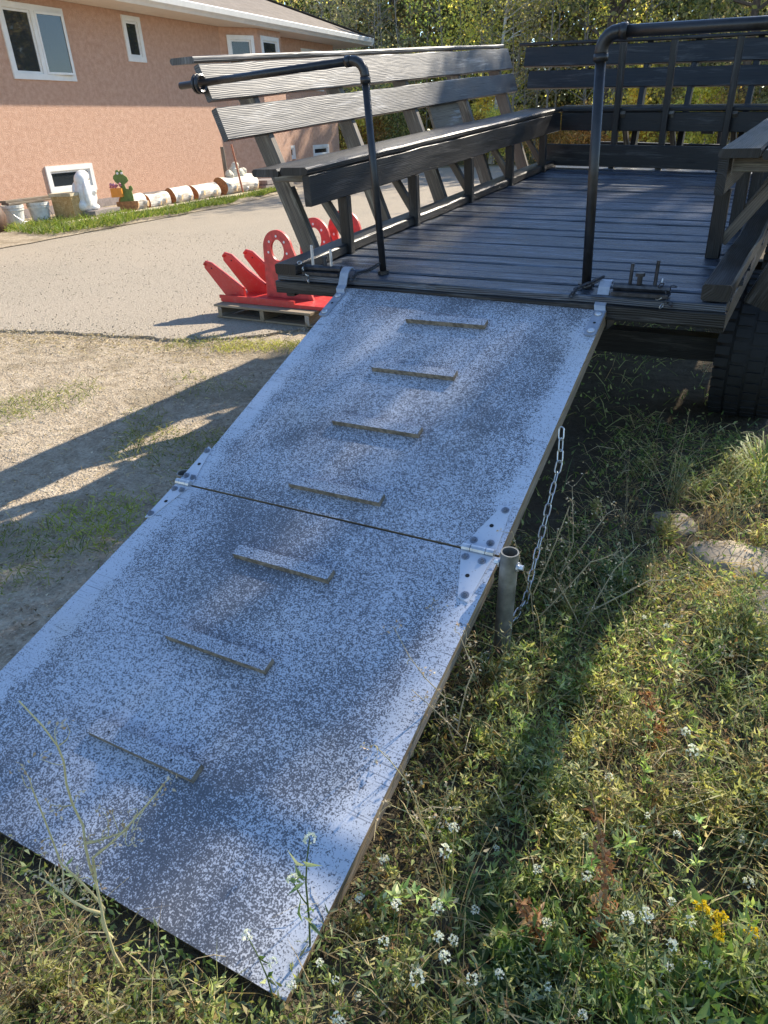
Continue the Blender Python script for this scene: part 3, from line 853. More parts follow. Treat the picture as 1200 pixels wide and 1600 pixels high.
# side benches; mirror for the right one
CX = .6175
def side_bench(mir, y0, y1, posts, legs, yb=None):
    def X(x): return 2 * CX - x if mir else x
    ws = M['sunlit_worn_wood'] if not mir else M['black_wood']
    lean = Vector((-.057, 0, .169)).normalized()
    if mir: lean.x *= -1
    yb = y0 if yb is None else yb
    def mid(zc):                                              # centre of back boards on the leaning plane
        return X(-.738 - .34 * (zc - .741) - .02)
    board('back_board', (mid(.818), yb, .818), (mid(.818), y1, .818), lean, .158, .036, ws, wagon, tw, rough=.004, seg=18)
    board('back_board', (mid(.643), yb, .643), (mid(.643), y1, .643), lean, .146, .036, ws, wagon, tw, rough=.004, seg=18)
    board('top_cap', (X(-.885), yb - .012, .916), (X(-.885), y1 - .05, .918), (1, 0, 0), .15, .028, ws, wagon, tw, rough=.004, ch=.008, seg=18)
    for xc in (-.318, -.482): board('seat_board', (X(xc), y0 + (0.0 if xc > -.4 else -.01), .436 if xc > -.4 else .431), (X(xc), y1 - (.09 if xc > -.4 else 0), .436 if xc > -.4 else .431), (1, 0, 0), .158, .034, M['black_wood'], wagon, tw, rough=.004, ch=.009, seg=16)
    board('seat_apron', (X(-.262), y0 + .012, .348), (X(-.262), y1 - .10, .348), (0, 0, 1), .138, .038, M['black_wood'], wagon, tw, rough=.004, seg=16)
    for py in posts:
        a = Vector((X(-.505), py, -.06)); b = Vector((X(-.885), py, .90))
        board('back_post', a, b, (1, 0, 0), .10, .042, M['black_wood' if mir else 'post_wood'], wagon, tw, seg=5)
    for ly in legs:
        board('bench_leg', (X(-.262), ly, .0), (X(-.262), ly, .28), (0, 1, 0), .042, .06, M['black_wood'], wagon, tw, seg=3)
        board('leg_brace', (X(-.285), ly + .045, .06), (X(-.52), ly + .045, .40), (1, 0, 0), .045, .036, M['post_wood'], wagon, tw, seg=3)
        board('seat_bearer', (X(-.29), ly - .05, .385), (X(-.64), ly - .05, .385), (0, 0, 1), .06, .036, M['post_wood'], wagon, tw, seg=3)
side_bench(False, .065, 3.93, (.42, 1.22, 2.04, 2.88, 3.7), (.39, 1.15, 1.95, 2.7, 3.45))
side_bench(True, .52, 3.93, (.16, 1.6, 2.4, 3.3), (.70, 1.5, 2.3, 3.1), 1.4)
board('back_panel', (-.725, 2.30, .50), (-.725, 2.78, .50), (-.057, 0, .169), .22, .02, M['grey_wood'], wagon, tw, seg=3)
# front bench across the nose of the wagon
ley = Vector((0, .057, .169)).normalized()
def fy(zc): return 4.345 + .34 * (zc - .741) + .02
board('back_board', (-.80, fy(.818), .818), (2.0, fy(.818), .818), ley, .158, .036, M['black_wood'], wagon, tw, rough=.004, seg=14)
board('back_board', (-.74, fy(.643), .643), (1.95, fy(.643), .643), ley, .146, .036, M['black_wood'], wagon, tw, rough=.004, seg=14)
board('top_cap', (-.86, 4.46, .921), (2.08, 4.46, .921), (0, 1, 0), .15, .028, M['black_wood'], wagon, tw, rough=.004, ch=.008, seg=14)
for yc in (3.92, 4.085): board('seat_board', (-.30, yc, .436), (1.52, yc, .436), (0, 1, 0), .158, .034, M['black_wood'], wagon, tw, rough=.004, ch=.008, seg=12)
board('seat_apron', (-.24, 3.868, .348), (1.47, 3.868, .348), (0, 0, 1), .138, .038, M['black_wood'], wagon, tw, seg=12)
for px_ in (.24, .63, 1.1):
    board('bench_post', (px_, 3.81, .0), (px_ + .005, 3.825, .90), (1, 0, 0), .048, .05, M['black_wood'], wagon, tw, seg=5)
    board('back_post', (px_ + .08, 4.12, -.05), (px_ + .08, 4.46, .90), (1, 0, 0), .045, .09, M['black_wood'], wagon, tw, seg=5)
    board('leg_brace', (px_ + .045, 3.84, .42), (px_ + .045, 4.2, .05), (1, 0, 0), .04, .045, M['post_wood'], wagon, tw, seg=3)
board('kick_board', (-.40, 3.775, .10), (1.56, 3.775, .10), (0, 0, 1), .165, .03, M['black_wood'], wagon, tw, seg=12)
board('front_rail', (-.05, 4.45, .09), (1.3, 4.45, .09), (0, 0, 1), .10, .05, M['black_wood'], wagon, tw, seg=6)
# jack crank beyond the front bench
mb = MB(); mb.box((.80, 4.66, .20), (.90, 4.72, .34)); mb.tube([(.9, 4.69, .33), (.94, 4.69, .32), (.955, 4.69, .28), (.955, 4.69, .0)], .018, 8)
mb.build('jack_handle', M['dark_steel'], wagon, tw)

# pipe rails at the rear opening
def pipe_rail(base, top, end, r, ring=None):
    b = Vector(base); t_ = Vector(top); e = Vector(end); q = .055
    up = (t_ - b).normalized(); sd_ = (e - t_).normalized()
    mb = MB(); mb.tube([b, t_ - up * q], r, 12); post = mb.build('rail_post', M['pipe'], wagon, tw, smooth=True)
    cpts = [t_ - up * (q + .012)] + [t_ - up * q * math.cos(a) * 1 + sd_ * 0 + (up * 0) for a in ()]
    for a in np.linspace(0, math.pi / 2, 6):
        cpts.append(t_ - up * q + (sd_ * (1 - math.cos(a)) + up * math.sin(a)) * q)
    cpts.append(t_ + sd_ * (q + .012))
    mb = MB(); mb.tube(cpts, r * 1.22, 12); mb.tube([t_ - up * (q + .03), t_ - up * (q + .006)], r * 1.36, 12); mb.tube([t_ + sd_ * (q + .006), t_ + sd_ * (q + .03)], r * 1.36, 12)
    mb.build('pipe_elbow', M['pipe'], wagon, tw, smooth=True)
    mb = MB(); mb.tube([t_ + sd_ * q, e], r, 12); mb.build('hand_rail', M['pipe'], wagon, tw, smooth=True)
    mb = MB(); mb.tube([b, b + up * .015], r * 1.7, 12); mb.build('base_flange', M['pipe'], wagon, tw)
pipe_rail((.157, .035, .0), (.128, .035, .852), (-.90, .035, .816), .0158)
pipe_rail((1.113, .035, .0), (1.098, .035, .862), (1.98, .035, .832), .0192)
mb = MB()
for q in (0, .02): mb.tube([(-.79 + q + .0, .035 + .034 * math.cos(a), .818 + .034 * math.sin(a)) for a in np.linspace(0, 2 * math.pi, 17)], .009, 6)
mb.build('rail_clip', M['pipe'], wagon, tw)
# hinge rods and pins on the deck edge, both sides
def latch(x0, x1, sgn):
    mb = MB(); mb.tube([(x0, -.035, .026), (x1, -.035, .026)], .015, 9); rod = mb.build('hinge_rod', M['dark_steel'], wagon, tw)
    mb = MB(); mb.box((min(x0, x1), -.075, .001), (max(x0, x1), -.008, .014)); mb.build('hinge_plate', M['dark_steel'], wagon, tw)
    for s_, h in ((.28, .085), (.72 if sgn > 0 else .80, .10)):
        xx = x0 + (x1 - x0) * s_
        mb = MB(); mb.tube([(xx, -.035, .01), (xx + .004, -.035, .03 + h)], .007, 7); mb.build('pin', M['steel'] if sgn < 0 else M['dark_steel'], wagon, tw)
    xx = x0 + (x1 - x0) * .45
    mb = MB(); mb.lathe([(.010, 0), (.010, .03), (.018, .03), (.018, .042)], (xx, -.035, .04), 8); mb.build('bolt', M['dark_steel'], wagon, tw)
    # rings of loose chain at the outer end
    xx = x0 + (x1 - x0) * .92
    for i in range(11):
        c = Vector((xx + random.uniform(-.03, .04), -.05 + random.uniform(-.03, .02), .055 - i * .009))
        R = Matrix.Rotation(random.uniform(0, 3), 3, 'X') @ Matrix.Rotation(random.uniform(0, 3), 3, 'Y')
        mb = MB(); mb.tube([c + R @ Vector((.0125 * math.cos(a), .008 * math.sin(a), 0)) for a in np.linspace(0, 2 * math.pi, 11)], .0022, 5); mb.build('chain_ring', M['chain' if i % 3 == 0 else 'dark_steel'], wagon, tw)
latch(1.24, 1.45, 1)
latch(-.03, -.235, -1)

# wheels and axle
def wheel(cx, cy, R=.375, W_=.30):
    c = Vector((cx, cy, R - .01))
    L = lambda p: inv_w(p)
    mb = MB()
    prof = [(.20, -.42), (.27, -.5), (.33, -.5), (.362, -.40), (.372, -.2), (.375, 0), (.372, .2), (.362, .40), (.33, .5), (.27, .5), (.20, .42)]
    rows = []
    for r_, s_ in prof: rows.append([L(c + Vector((s_ * W_, r_ * math.cos(a), r_ * math.sin(a)))) for a in np.linspace(0, 2 * math.pi, 33)[:-1]])
    mb.grid(rows, True, cap=True)
    ty = mb.build('wheel', M['rubber'], wagon, smooth=True)
    mb = MB()
    for kx in range(40):
        a = 2 * math.pi * kx / 40
        for row, s_ in enumerate((-.40, -.14, .13, .39)):
            aa = a + (row % 2) * math.pi / 40
            Rm = Matrix.Translation(c) @ Matrix.Rotation(aa, 4, 'X')
            for p_ in (0,):
                mb.box((s_ * W_ - .032, -.021, .366 - .010 * abs(s_) * 2), (s_ * W_ + .032, .021, .384 - .014 * abs(s_) * 2), mat=Matrix.Translation((0, 0, 0)) @ Rm)
    mb.v = [tuple(L(Vector(q))) for q in mb.v]
    tr = mb.build('tread_blocks', M['rubber'], ty); tr['kind'] = 'stuff'
    mb = MB()
    for s_ in (-.30, .30): 
        rows = [[L(c + Vector((s_ * W_ + q, r_ * math.cos(a), r_ * math.sin(a)))) for a in np.linspace(0, 2 * math.pi, 25)[:-1]] for r_, q in ((.21, 0.01), (.19, 0.0), (.06, .02), (.05, .03))]
        mb.grid(rows, True)
    mb.build('rim', M['rim'], ty)
wheel(1.715, 1.27); wheel(-.48, 1.27); wheel(1.715, 3.75); wheel(-.48, 3.75)
for cy in (1.27, 3.75):
    mb = MB()
    mb.box((-.40, cy - .06, .27), (1.63, cy + .06, .40)); mb.box((.30, cy - .09, .40), (.95, cy + .09, .70)); 
    mb.v = [tuple(inv_w(q)) for q in mb.v]; mb.build('axle', M['black_wood'], wagon)
mb = MB(); mb.box((.50, 1.0, .42), (.75, 4.2, .58)); mb.v = [tuple(inv_w(q)) for q in mb.v]; mb.build('reach_pole', M['black_wood'], wagon)

# ------------------------------------------------------------------ ramp (its own frame: wagon coordinates)
ramp = empty('ramp'); ramp.matrix_world = wagon.matrix_world.copy()
tag(ramp, 'two panel plywood ramp with spattered grey paint and seven cleats, leaning on the wagon deck', 'ramp')
O = Vector((.008, 0, -.0255)); EX = Vector((.99937, .03544, 0)); D1 = Vector((.0338, -.95327, -.30023)); D2 = Vector((.03459, -.97556, -.21702))
Bp = O + D1 * 1.4014; N1 = EX.cross(D1) * -1; N2 = EX.cross(D2) * -1
if N1.z < 0: N1 = -N1
if N2.z < 0: N2 = -N2
def panel(name, o_, dn_, nn, u0, u1, v0, v1, th=.019):
    """sheet with painted top and raw edges; coordinates in metres across (u) and down (v)"""
    mb = MB(); P = lambda u, v, t: o_ + EX * u + dn_ * v + nn * t
    mb.face([P(u0, v0, 0), P(u0, v1, 0), P(u1, v1, 0), P(u1, v0, 0)], [(u0, v0), (u0, v1), (u1, v1), (u1, v0)], 0)
    q = [P(u0, v0, 0), P(u0, v1, 0), P(u1, v1, 0), P(u1, v0, 0)]; b = [P(u0, v0, -th), P(u0, v1, -th), P(u1, v1, -th), P(u1, v0, -th)]
    for i in range(4):
        j = (i + 1) % 4; mb.face([q[i], b[i], b[j], q[j]], None, 1)
    mb.face(list(reversed(b)), None, 1)
    return mb.build(name, [M['ramp'], M['ply_edge']], ramp)
pa = panel('panel', O, D1, N1, -.005, 1.218, .072, 1.397)
pb = panel('panel', Bp, D2, N2, -.012, 1.222, .004, 1.205)
# stiffening rails below
for (o_, dn_, nn, L0, L1) in ((O, D1, N1, .12, 1.36), (Bp, D2, N2, .04, 1.02)):
    for u in (.02, .6, 1.197):
        a = o_ + EX * u + dn_ * L0 - nn * .045; b = o_ + EX * u + dn_ * L1 - nn * .045
        board('stringer', a, b, nn, .05, .036, M['grey_wood'], ramp, seg=4)
def cleat(o_, dn_, nn, v):
    mb = MB(); P = lambda u, w_, t: o_ + EX * u + dn_ * w_ + nn * t
    u0, u1, w0, w1, t = .42 + random.uniform(-.004, .004), .776 + random.uniform(-.004, .004), v - .043, v, .021
    T4 = [P(u0, w0, t), P(u0, w1, t), P(u1, w1, t), P(u1, w0, t)]; B4 = [P(u0, w0, .0008), P(u0, w1, .0008), P(u1, w1, .0008), P(u1, w0, .0008)]
    mb.face(T4, None, 0)
    for i in range(4):
        j = (i + 1) % 4; mb.face([T4[i], B4[i], B4[j], T4[j]], None, 1)
    c = mb.build('cleat', [M['cleat'], M['cleat_edge']], ramp)
    for u in (u0 + .06, u1 - .08):
        mb = MB(); q = P(u, v - .022, t)
        mb.tube([q - nn * .002, q + nn * .0008], .0032, 8); mb.build('screw', M['dark_steel'], c)
for v in (.309, .648, .978, 1.314): cleat(O, D1, N1, v)
for v in (.257, .597, .923): cleat(Bp, D2, N2, v)

def bolt_on(parent, q, nn, washer=True, r=.009):
    mb = MB()
    if washer: mb.tube([q, q + nn * .002], .0125, 14)
    mb.tube([q + nn * .002, q + nn * .009], r * .8, 6); mb.tube([q + nn * .009, q + nn * .013], r * .4, 8)
    mb.build('bolt', M['bolt_steel'], parent)
# strap hinges over the deck edge
def strap(u, v0, v1, wd=.044):
    P = lambda uu, v, t: O + EX * uu + D1 * v + N1 * t
    mb = MB(); rows = []; th = .006
    Q = lambda uu, y_, z_: Vector((O.x + EX.x * uu, y_ + EX.y * uu, z_))
    for i, v in enumerate((v1, v1 - .008, .13)):
        hw = wd / 2 if i > 0 else wd * .33
        rows.append([P(u - hw, v, .0015), P(u + hw, v, .0015), P(u + hw, v, .0015 + th), P(u - hw, v, .0015 + th)])
    hw = wd / 2
    for (y0_, z0_, ny, nz) in ((-.118, -.046, -.3, .95), (-.096, -.032, -.5, .86), (-.080, -.004, -.7, .7), (-.070, .016, -.6, .8), (-.050, .032, -.3, .95), (-.032, .034, .5, .86), (-.018, .022, 1, 0)):
        rows.append([Q(u - hw, y0_, z0_), Q(u + hw, y0_, z0_), Q(u + hw, y0_ + ny * th, z0_ + nz * th), Q(u - hw, y0_ + ny * th, z0_ + nz * th)])
    mb.grid(rows); s_ = mb.build('strap_hinge', M['strap_steel'], ramp)
    for v in (.155, v1 - .028): 
        q = P(u, v, .0075)
        mb = MB(); mb.lathe([(.016, 0), (.014, .005), (.008, .008), (.0, .009)], n=12, mat=Matrix.Translation(q) @ N1.to_track_quat('Z', 'Y').to_matrix().to_4x4()); mb.build('bolt', M['steel'], s_, smooth=True)
    q = P(u, .215, .0077); mb = MB(); mb.tube([q - N1 * .001, q + N1 * .0006], .006, 8); mb.build('hole', M['hole'], s_)
strap(.0, -.03, .315); strap(1.195, -.03, .296)
# painted butt hinges over the joint
def tee(u0, u1, flip):
    """u0 outer edge, u1 inner edge"""
    P1 = lambda u, v, t: O + EX * u + D1 * v + N1 * t
    P2 = lambda u, v, t: Bp + EX * u + D2 * v + N2 * t
    root = None
    for P, sgn, nn in ((P1, -1, N1), (P2, 1, N2)):
        mb = MB()
        f0 = (lambda d_: P(*((1.3914 - d_) if False else 0,))) if False else None
        V_ = (lambda d_: 1.388 - d_) if sgn < 0 else (lambda d_: .012 + d_)
        if sgn < 0: out = [(u0, 0), (u1, 0), (u0 + (u1 - u0) * .42, .175), (u0 + (u1 - u0) * .10, .185)]
        else: out = [(u0, 0), (u1, 0), (u0 + (u1 - u0) * .42, .172), (u0 + (u1 - u0) * .08, .182)]
        top = [P(u, V_(d_), .0045) for u, d_ in out]; bot = [P(u, V_(d_), .0006) for u, d_ in out]
        mb.face(top)
        for i in range(4): j = (i + 1) % 4; mb.face([top[i], top[j], bot[j], bot[i]])
        h = mb.build('hinge_leaf', M['ramp_plain'], ramp)
        for (s_, d_) in ((.25, .024), (.78, .022), (.25, .160)):
            bolt_on(h, P(u0 + (u1 - u0) * s_, V_(d_), .0045), nn)
        q = P(u0 + (u1 - u0) * .45, V_(.09), .0048); mb = MB(); mb.tube([q - nn * .001, q + nn * .0006], .007, 8); mb.build('hole', M['hole'], h)
    mb = MB(); a = P2(u0, 0, .008); b = P2(u1, 0, .008)
    for s0, s1 in ((0, .24), (.26, .72), (.74, 1)): mb.tube([a + (b - a) * s0, a + (b - a) * s1], .0125, 10)
    mb.build('hinge_knuckle', M['steel'], ramp)
k = NB('pale paint')
v = k.coord('Object'); n1 = k.noise(v, 8, 4); n2 = k.noise(v, 140, 2)
k.base(k.mix(k.ramp(n2, (.66, 0.), (.72, .6)), k.mix(n1, (.46, .485, .53), (.56, .585, .63)), (.07, .07, .08))); k.set(Roughness=.42)
M['ramp_plain'] = k.m
tee(-.028, .035, False); tee(1.205, 1.105, True)
# pipe sockets (legs) bolted to the ramp sides
def socket(x, y, z, tilt):
    W2 = lambda p: inv_w(p)
    top = Vector((x, y, z)); bot = Vector((x + tilt, y + .02, .03))
    d = (top - bot).normalized()
    mb = MB(); R0, R1 = .026, .0215
    rows = []
    a = d.cross(Vector((0, 1, 0))).normalized(); b = d.cross(a)
    for c_, r_ in ((bot, R0), (top, R0), (top, R1), (top - d * .12, R1)):
        rows.append([W2(c_ + (a * math.cos(q) + b * math.sin(q)) * r_) for q in np.linspace(0, 2 * math.pi, 25)[:-1]])
    mb.grid(rows, True, cap=True)
    leg = mb.build('support_pipe', M['dull_steel'], ramp, smooth=False)
    for s_ in (1, -1):
        c_ = top - d * .045
        mb = MB(); q0 = W2(c_ + Vector((s_ * .025, 0, 0))); q1 = W2(c_ + Vector((s_ * .030, 0, 0))); q2 = W2(c_ + Vector((s_ * .043, 0, 0)))
        mb.tube([q0, q1], .014, 12); mb.tube([q1, q2], .008, 6); mb.build('bolt', M['steel'], leg)
socket(1.325, -1.325, .415, -.02); socket(.012, -1.265, .375, -.01)

# chains, link by link
def chain(name, pts, link, wire, mat, label, cat='chain'):
    t = empty(name, pts[0]); tag(t, label, cat)
    P = [Vector(p) for p in pts]; seg = [0]
    for a, b in zip(P[:-1], P[1:]): seg.append(seg[-1] + (b - a).length)
    step = link - 2.6 * wire; n = int(seg[-1] / step)
    mb = MB(); r_ = link * .22; h = link / 2 - r_
    ring = [(r_ * math.cos(a), 0, h + r_ * math.sin(a)) for a in np.linspace(0, math.pi, 7)] + [(r_ * math.cos(a), 0, -h + r_ * math.sin(a)) for a in np.linspace(math.pi, 2 * math.pi, 7)]
    ring.append(ring[0]); mb.tube(ring, wire, 6)
    first = None
    for i in range(n):
        s_ = (i + .5) * step; j = max(q for q in range(len(seg) - 1) if seg[q] <= s_)
        f_ = (s_ - seg[j]) / (seg[j + 1] - seg[j]); p = P[j].lerp(P[j + 1], f_); d = (P[j + 1] - P[j]).normalized()
        if first is None: first = mb.build('link', mat, t); o_ = first
        else: o_ = bpy.data.objects.new('link', first.data); COL.objects.link(o_); o_.parent = t
        o_.matrix_local = Matrix.Translation(p - P[0]) @ d.to_track_quat('Z', 'Y').to_matrix().to_4x4() @ Matrix.Rotation(math.radians(45 + 90 * (i % 2) + random.uniform(-14, 14)), 4, 'Z')
    return t
chain('hanging_chain', [(1.272, -.72, .555), (1.285, -.755, .45), (1.285, -.85, .32), (1.285, -.955, .172), (1.285, -1.03, .055), (1.28, -1.14, .03), (1.27, -1.29, .02), (1.25, -1.4, .01)], .045, .0026, M['chain'], 'bright zinc chain hanging from the right edge of the ramp into the weeds')
wm = wagon.matrix_world
def wp(p): return wm @ Vector(tw(p))
chain('tie_chain', [wp((.155, .0, .05)), wp((.11, -.02, .025)), wp((.07, -.06, .02)), wp((.05, -.10, -.015))], .030, .0042, M['dark_steel'], 'short black chain from the left pipe post over the deck edge')
chain('tie_chain', [wp((1.185, -.0, .05)), wp((1.15, -.02, .03)), wp((1.10, -.06, .012)), wp((1.085, -.10, -.02))], .030, .0042, M['dark_steel'], 'short black chain between the right pipe post and the right strap hinge')

# ------------------------------------------------------------------ pallet and red steel implement
pal = empty('pallet', (-2.25, 2.48, 0), (0, 0, math.radians(-1)))
tag(pal, 'weathered wooden pallet on the drive under the red steel implement', 'pallet')
for i in range(6): board('deck_board', (-.55, -.45 + i * .18, .118), (.55, -.45 + i * .18, .118), (0, 1, 0), .13, .02, M['pallet_wood'], pal, seg=5)
for x in (-.50, .0, .50): board('stringer', (x, -.50, .062), (x, .50, .062), (0, 0, 1), .09, .045, M['pallet_wood'], pal, seg=4)
for yy in (-.44, .0, .44): board('bottom_board', (-.55, yy, .012), (.55, yy, .012), (0, 1, 0), .11, .018, M['pallet_wood'], pal, seg=4)
imp = empty('red_implement', (-2.25, 2.48, .13), (0, 0, math.radians(-1)))
tag(imp, 'bright red steel implement with slanted blades and holed upright plates on the pallet', 'implement')
mb = MB(); mb.box((-.56, -.40, .0), (.75, .62, .03)); mb.build('base_plate', M['red'], imp)
def plate(x, y_, s=1.0):
    """upright plate with a round-headed outline, a big hole and four bolt holes"""
    W_, H_ = .265 * s, .58 * s; R_ = .16 * s; cz = H_ - R_; hx = -.085 * s
    outer = [(-W_, .0)]
    for a in np.linspace(math.pi, 0.15, 19): outer.append((hx + R_ * math.cos(a), cz + R_ * math.sin(a)))
    outer.append((W_, .0))
    outer = [(a - hx, b) for a, b in outer]; x = x + hx
    # sampled ring pairs: hole polygon matched against the outline
    n = 48; cz2 = cz - .01; rh = .072 * s
    mb = MB(); T = Matrix.Translation((x, y_, .032))
    def hit(a):
        dx, dz = math.cos(a), math.sin(a); best = 9
        for (x0, z0), (x1, z1) in zip(outer, outer[1:] + outer[:1]):
            ex_, ez = x1 - x0, z1 - z0; den = dx * ez - dz * ex_
            if abs(den) < 1e-9: continue
            t_ = (x0 * ez - (z0 - cz2) * ex_) / den; u_ = (x0 * dz - (z0 - cz2) * dx) / den
            if t_ > 0 and -1e-6 <= u_ <= 1 + 1e-6: best = min(best, t_)
        return (best * dx, cz2 + best * dz)
    A = [2 * math.pi * i / n + .03 for i in range(n)]
    A += [math.atan2(-cz2, outer[-1][0]), math.atan2(-cz2, outer[0][0])]; A = sorted(a % (2 * math.pi) for a in A); n = len(A)
    oo = [hit(a) for a in A]; ii = [(rh * math.cos(a), cz2 + rh * 1.25 * math.sin(a)) for a in A]
    th = .012
    for i in range(n):
        j = (i + 1) % n
        for ys_ in (-th, th): mb.face([T @ Vector((q[0], ys_, q[1])) for q in (oo[i], oo[j], ii[j], ii[i])])
        mb.face([T @ Vector(q) for q in ((oo[i][0], -th, oo[i][1]), (oo[j][0], -th, oo[j][1]), (oo[j][0], th, oo[j][1]), (oo[i][0], th, oo[i][1]))])
        mb.face([T @ Vector(q) for q in ((ii[i][0], -th, ii[i][1]), (ii[j][0], -th, ii[j][1]), (ii[j][0], th, ii[j][1]), (ii[i][0], th, ii[i][1]))])
    p_ = mb.build('upright_plate', M['red_dust'], imp)
    for a in (-.2, .65, 1.57, 2.5, 3.3):
        q = T @ Vector((.105 * s * math.cos(a), -th - .0005, cz2 + .118 * s * math.sin(a)))
        mb = MB(); mb.tube([q, q - Vector((0, .0012, 0))], .011 * s, 8); mb.build('bolt_hole', M['plaster'], p_)
    for xx in (-.23, .16):
        mb = MB(); mb.prism([(0, 0), (.0, .20), (.10, .0)], .012, mat=Matrix.Translation((x + xx, y_ + .07, .032)) @ Matrix.Rotation(math.pi / 2, 4, 'Z')); mb.build('gusset', M['red'], p_)
plate(.10, -.19); plate(.16, .30, 1.08); plate(.33, .56, 1.15)
def blade(x, y_, sc):
    """bent flat bar rising to the left, with a thin lip along its upper edge"""
    pts = [(.20, 0), (-.03, .0), (-.255 * sc, .245 * sc), (-.25 * sc, .275 * sc), (-.22 * sc, .30 * sc), (-.15 * sc, .285 * sc), (.20, .085)]
    mb = MB(); mb.prism(pts, .022, mat=Matrix.Translation((x, y_, .03))); b = mb.build('blade', M['red'], imp)
    mb = MB(); mb.tube([(x + px_ + .004, y_ - .018, .03 + pz) for px_, pz in ((-.25 * sc, .275 * sc), (-.22 * sc, .302 * sc), (-.15 * sc, .288 * sc), (.02, .193), (.20, .088))], .013, 6); mb.build('lip', M['red_dust'], b)
    mb = MB(); q = Vector((x - .165 * sc, y_ - .0115, .03 + .245 * sc)); mb.tube([q, q - Vector((0, .001, 0))], .008, 8); mb.build('bolt_hole', M['hole'], b)
blade(-.54, -.30, 1.0); blade(-.46, -.08, 1.15); blade(-.37, .12, 1.15)
mb = MB(); mb.box((-.57, -.405, .0305), (.30, -.385, .06)); mb.build('channel_edge', M['red'], imp)

# ------------------------------------------------------------------ forest
def trunk_mesh(h, r, lean, limbs, seed, mat):
    rr = random.Random(seed); mb = MB()
    pts = [Vector((lean[0] * s + .12 * math.sin(3 * s + seed) * s, lean[1] * s + .12 * math.cos(2.3 * s + seed) * s, h * s)) for s in np.linspace(0, 1, 9)]
    mb.tube(pts, [r * (1 - .85 * s) + (.35 * r if s == 0 else 0) for s in np.linspace(0, 1, 9)], 8)
    tips = []
    for i in range(limbs):
        s = rr.uniform(.25, .95); j = min(7, int(s * 8)); p = pts[j].lerp(pts[j + 1], s * 8 - j)
        a = rr.uniform(0, 6.28); L = h * rr.uniform(.12, .26) * (1.15 - s * .6)
        d = Vector((math.cos(a), math.sin(a), rr.uniform(.25, .9))).normalized()
        q = [p, p + d * L * .5 + Vector((0, 0, .05)), p + d * L + Vector((0, 0, -.05 * L))]
        r0 = r * (1 - .85 * s) * .55
        mb.tube(q, [r0, r0 * .6, r0 * .2], 5); tips.append((q[1], q[2]))
    return mb, tips
def make_tree(kind, h, r, cols, nl, ls, seed, crown_lo=.2, rad=.28, mat='trunk', limbs=18, wts=None):
    rr = np.random.default_rng(seed)
    t = empty(kind)
    mb, tips = trunk_mesh(h, r, (rr.normal() * .05 * h, rr.normal() * .05 * h), limbs, seed, None)
    mb.build('trunk', M[mat], t)
    C = []
    for (a, b) in tips:
        for s in (.55, .95): C.append(np.array(a.lerp(b, s)))
    for q in range(limbs):
        z = h * rr.uniform(crown_lo, 1.0); R = rad * h * (1.05 - abs(z / h - .5)) * rr.uniform(.2, 1); a = rr.uniform(0, 6.28)
        C.append(np.array([R * math.cos(a), R * math.sin(a), z]))
    C = np.array(C); C = C[C[:, 2] > crown_lo * h]
    idx = rr.integers(0, len(C), nl); sc = rr.uniform(.25, .75, len(C))[idx][:, None] * (.10 * h) ** .6 * .9
    P = C[idx] + rr.normal(size=(nl, 3)) * sc * np.array([[1, 1, .75]])
    P[:, 2] = np.abs(P[:, 2]) + .02
    D = rr.normal(size=(nl, 3)); D[:, 2] -= .4
    V_, F_, per = leaves(P, D, rr.uniform(.6, 1.3, nl) * ls, rr.uniform(.45, .8, nl) * ls, .2, seed)
    np_mesh('crown', V_, F_, M['leaf'], np.repeat(tints(nl, cols, .3, seed, wts), per, axis=0), t)
    return t
GREEN = [(.14, .17, .07), (.21, .22, .10), (.11, .135, .06), (.27, .26, .12)]
YEL = [(.46, .41, .10), (.36, .35, .11), (.27, .265, .09), (.52, .44, .14)]
OLV = [(.25, .225, .13), (.33, .29, .18), (.20, .195, .11), (.18, .165, .10)]
RST = [(.28, .17, .07), (.22, .14, .06), (.16, .13, .05), (.32, .22, .09)]
protos = {
 'bush_a': lambda: make_tree('bush', 3.2, .04, GREEN, 2400, .13, 11, .05, .42, 'grey_trunk', 16),
 'bush_b': lambda: make_tree('bush', 2.6, .035, YEL, 2400, .13, 12, .03, .5, 'grey_trunk', 14),
 'bush_c': lambda: make_tree('bush', 4.0, .05, OLV, 3000, .12, 13, .08, .35, 'grey_trunk', 18),
 'bush_d': lambda: make_tree('bush', 2.3, .03, RST, 2000, .11, 14, .03, .5, 'grey_trunk', 12),
 'sapling_a': lambda: make_tree('young_tree', 7.5, .06, OLV, 1500, .13, 21, .15, .16, 'grey_trunk', 26),
 'sapling_b': lambda: make_tree('young_tree', 8.5, .07, YEL, 1600, .14, 22, .22, .17, 'grey_trunk', 26),
 'bare': lambda: make_tree('bare_tree', 8.0, .055, RST, 260, .10, 23, .1, .12, 'grey_trunk', 30),
 'birch': lambda: make_tree('birch_tree', 10, .11, YEL, 1600, .14, 24, .45, .2, 'birch_trunk', 20),
 'tall': lambda: make_tree('tall_tree', 13, .20, GREEN, 3200, .2, 25, .35, .2, 'trunk', 24),
}
LBL = {'bush_a': ('dense green bush at the foot of the wood', 'bush'), 'bush_b': ('yellowing leafy bush at the foot of the wood', 'bush'), 'bush_c': ('tall olive bush at the foot of the wood', 'bush'), 'bush_d': ('low rusty brown bush at the foot of the wood', 'bush'),
 'sapling_a': ('slender olive leaved young tree in the wood beyond the wagon', 'tree'), 'sapling_b': ('slender yellow leaved young tree in the wood beyond the wagon', 'tree'), 'bare': ('almost bare thin grey tree in the wood beyond the wagon', 'tree'),
 'birch': ('pale trunked birch in the wood beyond the wagon', 'tree'), 'tall': ('tall green tree with brown trunk in the wood beyond the wagon', 'tree')}
made = {}
